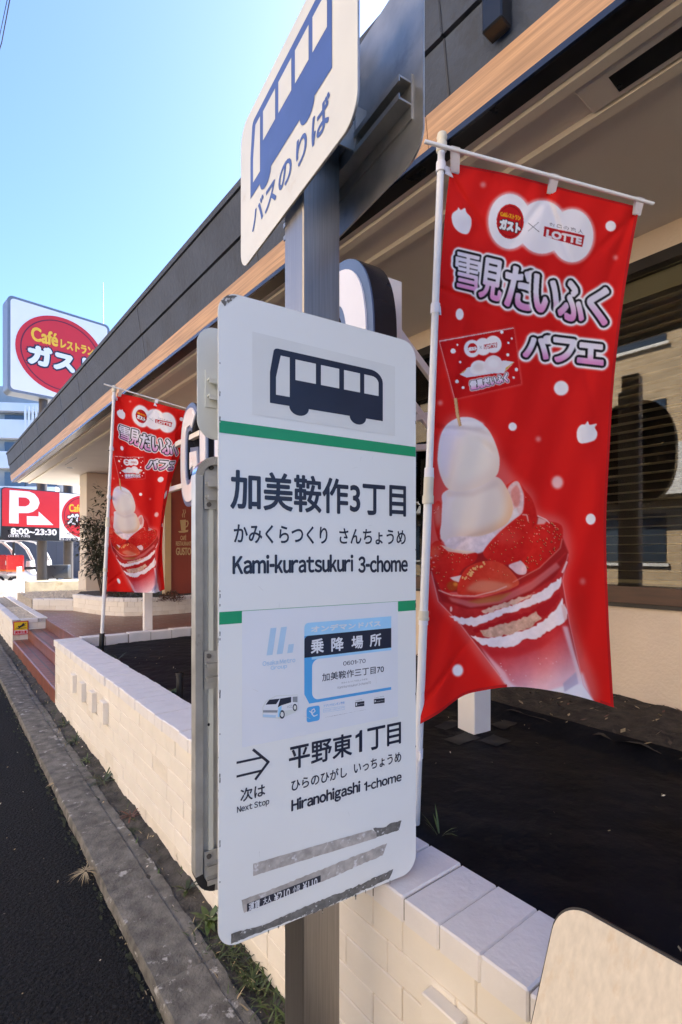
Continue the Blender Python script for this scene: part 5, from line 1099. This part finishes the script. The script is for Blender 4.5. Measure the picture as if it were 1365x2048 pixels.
# hems
ARTL = np.where(ART <= 10.31, ART / 255 / 12.92, ((np.clip(ART, 0, 255) / 255 + .055) / 1.055) ** 2.4) * .97
def curve(pts, t):
    p = np.array(pts, float); k = p[:, 0]; return np.interp(t, k, p[:, 1])
def spl(pts, t):
    """smooth interpolation of (key, value) pairs"""
    p = np.array(pts, float); x, y = p[:, 0], p[:, 1]; n = len(x); m = np.gradient(y, x)
    t = np.clip(t, x[0], x[-1]); i = np.clip(np.searchsorted(x, t) - 1, 0, n - 2); h = x[i + 1] - x[i]; s = (t - x[i]) / h
    return (2 * s**3 - 3 * s**2 + 1) * y[i] + (s**3 - 2 * s**2 + s) * h * m[i] + (-2 * s**3 + 3 * s**2) * y[i + 1] + (s**3 - s**2) * h * m[i + 1]
def patch1(s, t):
    """photo position of cloth point (s across, t down) on the near banner"""
    yl = spl([(0, 326), (.33, 350), (.53, 370), (1, 414)], s)
    yb = spl([(0, 1448), (.09, 1428), (.22, 1392), (.34, 1380), (.46, 1374), (.7, 1383), (.9, 1402), (1, 1415)], s)
    y = yl * (1 - t) + yb * t
    xl = spl([(0, 903), (.06, 894), (.12, 888), (.25, 877), (.45, 868), (.7, 857), (1, 841)], t)
    xr = spl([(0, 1279), (.16, 1251), (.33, 1230), (.5, 1219), (.63, 1213), (.8, 1217), (1, 1228)], t)
    return xl * (1 - s) + xr * s, y
def samp(x, y):
    u = np.clip((x - X0) * GS - .5, 0, GW - 2); v = np.clip((y - Y0) * GS - .5, 0, GH - 2); i, j = u.astype(int), v.astype(int); fu, fv = (u - i)[..., None], (v - j)[..., None]
    return (ARTL[j, i] * (1 - fu) + ARTL[j, i + 1] * fu) * (1 - fv) + (ARTL[j + 1, i] * (1 - fu) + ARTL[j + 1, i + 1] * fu) * fv
def banner(name_loc, label, pole, bar, surf, nu, nv, straps, tabs, sock, prad):
    b = thing('banner_flag', name_loc, label, 'banner flag', 'red promotional banners on white poles')
    s, t = np.meshgrid(np.linspace(0, 1, nu + 1), np.linspace(0, 1, nv + 1)); W3 = surf(s, t); dx, dy = patch1(s, t)
    col = samp(dx, dy); hem = (s > .985) | (t < .004) | ((t > .994) & ((s < .45) | (s > .93))); col = np.where(hem[..., None], np.array(lin((190, 24, 26))), col)
    mb = MB(); vs = W3.reshape(-1, 3); i, j = np.meshgrid(np.arange(nu), np.arange(nv)); k = (j * (nu + 1) + i).ravel()
    mb.v = [tuple(p) for p in vs]; mb.m('printed_cloth'); mb.f = [(a, a + 1, a + nu + 2, a + nu + 1) for a in k.tolist()]; mb.mi = [0] * len(mb.f); mb.keep = True
    mb.build('cloth', b, colors=np.concatenate([col.reshape(-1, 3), np.ones((len(vs), 1))], 1))
    top, bot = A(*pole[0]), A(*pole[1]); d = unit(top - bot); L = np.linalg.norm(top - bot)
    at_ = lambda f: bot + (top - bot) * f
    mb = MB(); mb.tube([bot, at_(.47)], prad * 1.18, 'pole_white', 14); mb.tube([at_(.47), top], prad, 'pole_white', 14); mb.build('pole', b)
    for f, l in ((.47, .085), (.30, .03)):
        mb = MB(); mb.tube([at_(f), at_(f) + d * l * .3, at_(f) + d * l * .32, at_(f) + d * l], [prad * 1.6, prad * 1.6, prad * 1.4, prad * 1.4], 'pole_cream', 14); mb.build('joint_collar', b)
    mb = MB(); mb.tube([top - d * .035, top - d * .03, top - d * .005, top, top + d * .012, top + d * .024, top + d * .03], [prad * 1.2, prad * 1.5, prad * 1.5, prad * 1.1, prad * 1.5, prad * 1.3, prad * .5], 'pole_cream', 14); mb.build('knob', b)
    mb = MB(); mb.tube(bar, .0062 if prad < .02 else .006, 'pole_white', 10); mb.build('crossbar', b)
    for f, (ss, tt_) in straps:
        p = at_(f); q = surf(np.array([[ss]]), np.array([[tt_]]))[0, 0]; mb = MB(); mb.tube([p - d * .016, p + d * .016], prad * 1.32, 'strap_white', 14, caps=False)
        v = q - p; v = v - d * np.dot(v, d); n_ = unit(np.cross(v, d)) * .0012; e_ = unit(v) * .022
        mb.box(p - d * .014 - n_ - v * .05, v + e_, d * .028, n_ * 2, 'strap_white'); mb.build('strap', b)
    for f, (ss, tt_) in tabs:
        p = A(*bar[0]) + (A(*bar[1]) - A(*bar[0])) * f; q = surf(np.array([[ss]]), np.array([[tt_]]))[0, 0]; bd_ = unit(A(*bar[1]) - A(*bar[0])) * .028; n_ = unit(np.cross(bd_, UP)) * .0085
        q2 = q - UP * .03; mb = MB(); mb.add([p - bd_ / 2 - n_ + UP * .004, p + bd_ / 2 - n_ + UP * .004, q2 + bd_ / 2 - n_ * .3, q2 - bd_ / 2 - n_ * .3, p - bd_ / 2 + n_ + UP * .004, p + bd_ / 2 + n_ + UP * .004, q2 + bd_ / 2 + n_ * .3, q2 - bd_ / 2 + n_ * .3, p - bd_ / 2 + UP * .009, p + bd_ / 2 + UP * .009], [(0, 1, 2, 3), (4, 5, 6, 7), (0, 1, 9, 8), (8, 9, 5, 4)], 'strap_white'); mb.build('strap', b)
    if sock: mb = MB(); mb.tube([bot - d * .02, bot + d * sock], prad * 1.7, 'black_rubber', 14); mb.build('ground_socket', b)
    return b
def to3(x, y, z): return np.stack([(x - CX) / F * z, z, (CY - y) / F * z], -1)
ZN = 1.658
_cr = random.Random(9); CR = []
for _ in range(34):     # soft creases: (centre s, centre t, direction, half width, half length, height)
    CR.append((_cr.uniform(.02, .98), _cr.uniform(.0, 1.0), _cr.choice((_cr.gauss(1.57, .35), _cr.gauss(1.57, .35), _cr.gauss(.35, .3))), _cr.uniform(.016, .05), _cr.uniform(.10, .32), _cr.uniform(-.008, .008)))
for a, t0, an in ((.03, .02, .9), (.52, .01, 1.1), (.52, .01, 2.0), (.97, .01, 2.1), (.97, .01, 1.75), (.02, .22, .35), (.02, .47, .3), (.02, .72, -.2), (.03, .97, -.7)):
    CR.append((a + .10 * math.cos(an), t0 + .05 * math.sin(an), an, .012, .16, .009))
def creases(s, t):
    z = np.zeros_like(s); X_, Y_ = s * .6, t * 1.8
    for a, b, an, w, l, h in CR:
        dx, dy = X_ - a * .6, Y_ - b * 1.8; p = dx * math.cos(an) + dy * math.sin(an); q = -dx * math.sin(an) + dy * math.cos(an)
        z = z + h * np.exp(-(q / w) ** 2 - (p / l) ** 2)
    return z
def surf1(s, t):
    x, y = patch1(s, t); z = ZN + .012 + .07 * s + .016 * np.sin(s * 9 + t * 5) * np.minimum(1, t * 4) * s + .010 * np.sin(s * 16 - t * 9 + 1) * t + .012 * np.sin(t * 14 + s * 6) * s * (1 - s) * 2 + .004 * np.sin(s * 31 + t * 22)
    z = z - .05 * np.exp(-((s - .12) / .12) ** 2) * np.clip((t - .72) / .28, 0, 1) ** 2
    # pulls running down from the two bar tabs
    z = z + .010 * np.exp(-((s - .52 - .5 * t) / .035) ** 2) * np.exp(-t / .07) - .008 * np.exp(-((s - .47 + .55 * t) / .03) ** 2) * np.exp(-t / .06) + .012 * np.exp(-((s - .98 + .6 * t) / .04) ** 2) * np.exp(-t / .09)
    return to3(x, y, z + creases(s, t))
pb = A((831.6 - CX) / F * ZN, ZN, MEM); pt_ = dep(884, 283, ZN)
B0 = dep(850, 283, ZN - .045); B1 = dep(1307, 408, 1.735)
banner(pb, 'large near red banner with a strawberry parfait, right beside the bus stop panel', (pt_, pb), (B0, B1), surf1, 300, 800,
       [(.962, (.0, .015)), (.755, (.01, .22)), (.515, (.01, .475)), (.30, (.005, .72)), (.105, (0, .985))], [(.125, (.02, .0)), (.55, (.53, .0)), (.935, (.985, .0))], 0, .0115)
def surf2(s, t):
    k = np.clip(s / .80, 0, 1); k2 = np.clip((s - .80) / .20, 0, 1)
    xl = spl([(0, 236), (.03, 233), (.3, 226), (.65, 219), (1, 214)], t)
    xe = spl([(0, 356), (.2, 348), (.45, 330), (.7, 320), (1, 311)], t); xr = spl([(0, 384), (.2, 366), (.37, 345), (.5, 334), (.75, 325), (1, 330)], t)
    fold = np.clip((t - .2) / .4, 0, 1)
    x = xl + (xe - xl) * k + (xr - xe) * k2
    yt = 786 + 12 * np.clip(s / .4, 0, 1) + 27 * np.clip((s - .3) / .7, 0, 1); yb = 1183 + 3 * k - 7 * k2; y = yt * (1 - t) + yb * t
    z = 4.70 + .03 * k + (.05 - .02 * fold) * k2 + .018 * np.sin(s * 8 + t * 4) * np.minimum(1, t * 3) * s - .04 * fold * np.exp(-((s - .78) / .07) ** 2) + .012 * np.sin(s * 17 - t * 8)
    return to3(x, y, z + creases(s, t) * 1.2)
pb2 = lvl(203, 1302, MEM); pt2 = dep(229, 777, 4.66)
banner(pb2, 'small looking farther red banner before the entrance column, partly behind a raised letter', (pt2, pb2), (dep(208, 768, 4.58), dep(386, 821, 4.86)), surf2, 220, 480,
       [(.965, (.0, .012)), (.77, (.012, .24)), (.585, (.012, .475)), (.40, (.01, .715)), (.205, (0, .985))], [(.19, (.02, .0)), (.585, (.5, .0)), (.99, (.97, .0))], .16, .0135)

# ------------------------------------------------------------------ plants, sockets, chair
prg = random.Random(21)
def leafblade(mb, p, d, L, w, mt, droop=.3, seg=3):
    """a pointed bent leaf from p along d"""
    d = unit(d); side = unit(np.cross(d, UP) + A(1e-4, 0, 0)) * w; vs = []; q = A(*p)
    for i in range(seg + 1):
        t = i / seg; wd = math.sin(math.pi * min(.98, .18 + .82 * t)) if i < seg else 0.02
        vs += [q - side * wd / 2, q + side * wd / 2]; d = unit(d - UP * droop / seg); q = q + d * L / seg
    mb.add(vs, [(2 * i, 2 * i + 1, 2 * i + 3, 2 * i + 2) for i in range(seg)], mt)
def weed(p, n, L, w, mt, label, up=.8, group=None):
    mb = MB()
    for k in range(n):
        a = prg.uniform(0, 6.283); leafblade(mb, p + A(math.cos(a), math.sin(a), 0) * .006, A(math.cos(a), math.sin(a), prg.uniform(.3, 1.3) * up), L * prg.uniform(.6, 1.15), w * prg.uniform(.7, 1.2), mt, prg.uniform(.3, .9))
    return tag(mb.build('weed', loc=p), label, 'weed', group)
base = lambda x, y: lvl(x, y, SOIL)
weed(base(418, 1838), 16, .075, .022, 'leaf_fresh', 'broad leaved green weed beside the lower corner of the bus stop panel', 1.0)
weed(base(374, 1778), 12, .06, .016, 'leaf', 'dark green weed under the corner of the timetable case', 1.1)
weed(base(131, 1448), 14, .07, .014, 'leaf', 'small weed at the wall foot nearest the red steps', 1.0)
weed(base(152, 1482), 16, .10, .012, 'leaf', 'weed tuft at the wall foot below the second projecting block', .7)
weed(base(174, 1520), 12, .08, .010, 'leaf_fresh', 'thin weed at the wall foot below the third projecting block', .7)
weed(base(208, 1562), 26, .12, .010, 'leaf', 'largest bushy weed against the wall below the fourth projecting block', .9)
weed(base(262, 1632), 14, .08, .010, 'leaf_red', 'reddish green weed at the wall foot left of the timetable case', .8)
weed(base(172, 1742), 40, .07, .004, 'straw', 'dry straw coloured grass tuft on the road side of the kerb', .25)
weed(base(112, 1565), 26, .06, .004, 'straw', 'small dry grass tuft at the kerb edge, farther than the larger one', .25)
weed(lvl(348, 1386, MEM), 12, .07, .02, 'leaf_fresh', 'fresh green weed growing beside the black pole socket in the planting bed', .9)
weed(lvl(236, 1318, MEM), 10, .10, .012, 'leaf', 'small weed at the inner edge of the wall near the far banner pole', .9)
weed(lvl(880, 1672, MEM), 8, .09, .006, 'leaf_fresh', 'thin grass blades by the nearest white cap bricks right of the panel', 2.0)
mb = MB()
for _ in range(900):
    n = prg.uniform(.725, .86); r = prg.uniform(.95, 1.9) if prg.random() < .5 else prg.uniform(1.9, 8.6)
    if nz1(r * 3 + n * 9, 2) < -.25 and n < .82: continue
    p = P(n, r, SOIL - .012); a = prg.uniform(0, 6.283); leafblade(mb, p, A(math.cos(a) * .8, math.sin(a) * .8, prg.uniform(.5, 1.5)), prg.uniform(.018, .06), prg.uniform(.003, .007), prg.choice(('leaf', 'leaf', 'leaf_dull', 'leaf_fresh', 'straw')), .5)
for _ in range(230):
    n = prg.uniform(.80, .86); r = prg.uniform(1.0, 1.75); p = P(n, r, SOIL - .01); a = prg.uniform(0, 6.283)
    leafblade(mb, p, A(math.cos(a), math.sin(a), prg.uniform(.6, 1.6)), prg.uniform(.04, .10), prg.uniform(.004, .009), prg.choice(('leaf', 'leaf', 'leaf_fresh')), .8)
for _ in range(260):
    p = P(prg.uniform(1.06, 1.12), prg.uniform(4.4, 5.25), MEM); a = prg.uniform(0, 6.283); leafblade(mb, p, A(math.cos(a), math.sin(a), 1.2), prg.uniform(.03, .08), .006, 'leaf_fresh', .5)
for _ in range(160):
    p = P(1.07, prg.uniform(.6, 4.4), MEM); a = prg.uniform(0, 6.283); leafblade(mb, p, A(math.cos(a), math.sin(a), 1.2), prg.uniform(.015, .04), .005, 'leaf', .5)
mb.build('grass', kind='stuff')
mb = MB()
for _ in range(150):
    n = .545 - abs(prg.gauss(0, .018)); r = prg.uniform(.5, 8); w_ = prg.uniform(.006, .022); k_ = prg.uniform(0, 6)
    mb.poly([P(n + w_ * .5 * math.cos(a) * prg.uniform(.6, 1.1), r + w_ * 1.6 * math.sin(a) * prg.uniform(.6, 1.1), ROAD + .0042 + .00002 * _) for a in [k_ + j * .628 for j in range(10)]], 'moss')
for _ in range(420):
    n = .552 - abs(prg.gauss(0, .012)); p = P(n, prg.uniform(.6, 7), ROAD + .003); a = prg.uniform(0, 6.283); leafblade(mb, p, A(math.cos(a), math.sin(a), 1.0), prg.uniform(.006, .018), .004, prg.choice(('moss', 'leaf_dull', 'straw')), .5, 2)
mb.build('moss', kind='stuff')
mb = MB()
for _ in range(240):
    n = prg.choice((prg.uniform(.2, .55), prg.uniform(.72, .85), prg.uniform(.72, .85), prg.uniform(1.1, 2.4), prg.uniform(1.1, 2.4))); r = prg.uniform(.4, 5); h = ROAD if n < .56 else (SOIL if n < .9 else MEM + .01)
    p = P(n, r, h + .003); s = prg.uniform(.0015, .004); d = unit([prg.gauss(0, 1), prg.gauss(0, 1), .2]); e = np.cross(d, UP)
    mb.add([p - d * s * 2, p + e * s, p + d * s * 2 + UP * s * .6, p - e * s + UP * s], [(0, 1, 2, 3)], prg.choice(('straw', 'straw', 'twig', 'pebble')))
for _ in range(420):
    n = prg.uniform(2.42, 3.0); r = prg.uniform(.4, 4); p = P(n, r, MEM + .035 + .05 * (n - 2.4) / .85 + .012); s = prg.uniform(.006, .02); d = unit([prg.gauss(0, 1), prg.gauss(0, 1), .25]); e = np.cross(d, UP)
    mb.add([p - d * s, p + e * s * .6 + UP * s * .2, p + d * s + UP * s * .5, p - e * s * .6 + UP * s * .3], [(0, 1, 2, 3)], prg.choice(('straw', 'twig', 'twig', 'dark_soil', 'leaf_red')))
mb.build('litter', kind='stuff')
for x, y, hh, lab in ((360, 1396, .155, 'empty black pole socket stub standing in the planting bed beside the wall'),):
    p = lvl(x, y, MEM); mb = MB(); mb.tube([p - UP * .03, p + UP * hh], .020, 'black_rubber', 14, caps=False); mb.tube([p + UP * hh, p + UP * (hh - .1)], .016, 'dark_frame', 14, caps=False); mb.tube([p + UP * (hh - .02), p + UP * hh], .024, 'black_rubber', 14, caps=False)
    mb.build('pole_socket', loc=p, label=lab, cat='pole socket')
# shrub in front of the entrance column
def shrub(p, stems, H, spread, leafmt, name, label, nl=60, L=.075):
    t = thing(name, p, label, 'shrub'); ms = MB(); ml = MB()
    for k in range(stems):
        a = prg.uniform(0, 6.283); q = A(*p) + A(math.cos(a), math.sin(a), 0) * .08; d = A(math.cos(a) * spread, math.sin(a) * spread, 1.0); pts = [q]; h = H * prg.uniform(.6, 1.0)
        for i in range(6): d = unit(d + A(prg.uniform(-.12, .12), prg.uniform(-.12, .12), .05)); pts.append(pts[-1] + d * h / 6)
        ms.tube(pts, [.011, .010, .008, .007, .006, .004, .002], 'twig', 6)
        for _ in range(nl):
            f = prg.uniform(1.6, 6); i = min(5, int(f)); c = pts[i] + (pts[i + 1] - pts[i]) * (f - i); b = prg.uniform(0, 6.283); o = A(math.cos(b), math.sin(b), prg.uniform(-.1, .5)); tip = c + o * prg.uniform(.05, .24)
            if prg.random() < .3: ms.tube([c, tip], .002, 'twig', 4, caps=False)
            for _ in range(3): e = unit(o + A(prg.uniform(-1, 1), prg.uniform(-1, 1), prg.uniform(-.6, .4))); leafblade(ml, tip + e * prg.uniform(0, .05), e, L * prg.uniform(.6, 1.2), L * .32, leafmt, .5, 2)
    ms.build('stem', t); ml.build('foliage', t)
sp = lvl(213, 1195, -.76)
shrub(sp * A(1, 1, 0) + A(0, 0, -.76), 7, 2.0, .16, 'leaf_dull', 'tall_shrub', 'tall thin dark leaved shrub in front of the beige entrance column', 150, .10)
for (x, y, s, mt_, lab) in ((255, 1192, .26, 'leaf', 'low green bush in the curved planter behind the far banner pole'), (230, 1190, .2, 'leaf_red', 'low reddish bush left of the green one in the curved planter'), (300, 1194, .2, 'leaf_dull', 'dull low bush right of the green one in the curved planter'), (345, 1196, .16, 'leaf_red', 'small reddish bush below the red entrance wall')):
    p = lvl(x, y + 6, -.76); mb = MB()
    for _ in range(420):
        v = unit([prg.gauss(0, 1), prg.gauss(0, 1), abs(prg.gauss(0, .8))]) * s * prg.uniform(.3, 1.0) ** .6; v = v * A(1.25, 1.25, .9); leafblade(mb, p + v, v + A(prg.uniform(-.1, .1), prg.uniform(-.1, .1), .05), .05, .02, mt_, .4, 2)
    mb.build('low_bush', loc=p, label=lab, cat='bush')
# plywood chair in the lower right corner
def CP(x, y, h): return N * x + R * y + UP * h
ch = thing('plywood_chair', CP(.60, .2, ROAD), 'chair with a pale wood grain back and black edge before the brick wall', 'chair')
mb = MB(); w0_, w1_ = -.10, .425; tn, th_, bn, bh = .776, -.548, .565, -.96
def bk(u, v, o=0):   # u along the kerb, v down the back
    k = (v) / 1.0; bow = .02 * math.sin(math.pi * (u - w0_) / (w1_ - w0_)); return CP(tn + (bn - tn) * k + .55 * o - 0 * bow, u, th_ + (bh - th_) * k + .20 * o * -1)
o2 = rrect(w0_, w1_, 0, 1, .06, 8); asp = .45
o2 = [(u, v * 1.0) for u, v in [(x, y) for x, y in [(a, b) for a, b in rrect(w0_, w1_, 0, asp, .045, 10)]]]; o2 = [(u, v / asp) for u, v in o2]
front = [bk(u, v, 0) for u, v in o2]; dn = unit(np.cross(R, bk(0, 1) - bk(0, 0))); dn = dn if np.dot(dn, N) > 0 else -dn
mb.prism(front, dn * .004, 'plywood'); mb.build('backrest', ch)
mb = MB(); oo = [bk(u + (.0028 if u > (w0_ + w1_) / 2 else -.0028), v + (.006 if v > .5 else -.006), 0) + dn * .0035 for u, v in o2]; mb.prism(oo, dn * .012, 'black_rubber'); mb.build('edge_rim', ch)
mb = MB(); mb.box(CP(.20, w0_, -1.00), N * .42, R * (w1_ - w0_), UP * .014, 'plywood', .004); mb.box(CP(.20, w0_, -1.013), N * .42, R * (w1_ - w0_), UP * .012, 'black_rubber'); mb.build('seat', ch)
for y in (w0_ + .05, w1_ - .05):
    for path in ([CP(.25, y, -1.012), CP(.22, y, ROAD)], [CP(.58, y, -1.012), CP(.66, y, ROAD)], [CP(.55, y, -1.012), CP(.615, y, -.985), CP(.685, y, -.80)]):
        mb = MB(); mb.tube(path, .011, 'black_paint', 10); mb.build('leg' if path[-1][2] < -1.2 else 'back_upright', ch)
# tidy helper properties
for o in bpy.data.objects:
    if '_o' in o: del o['_o']
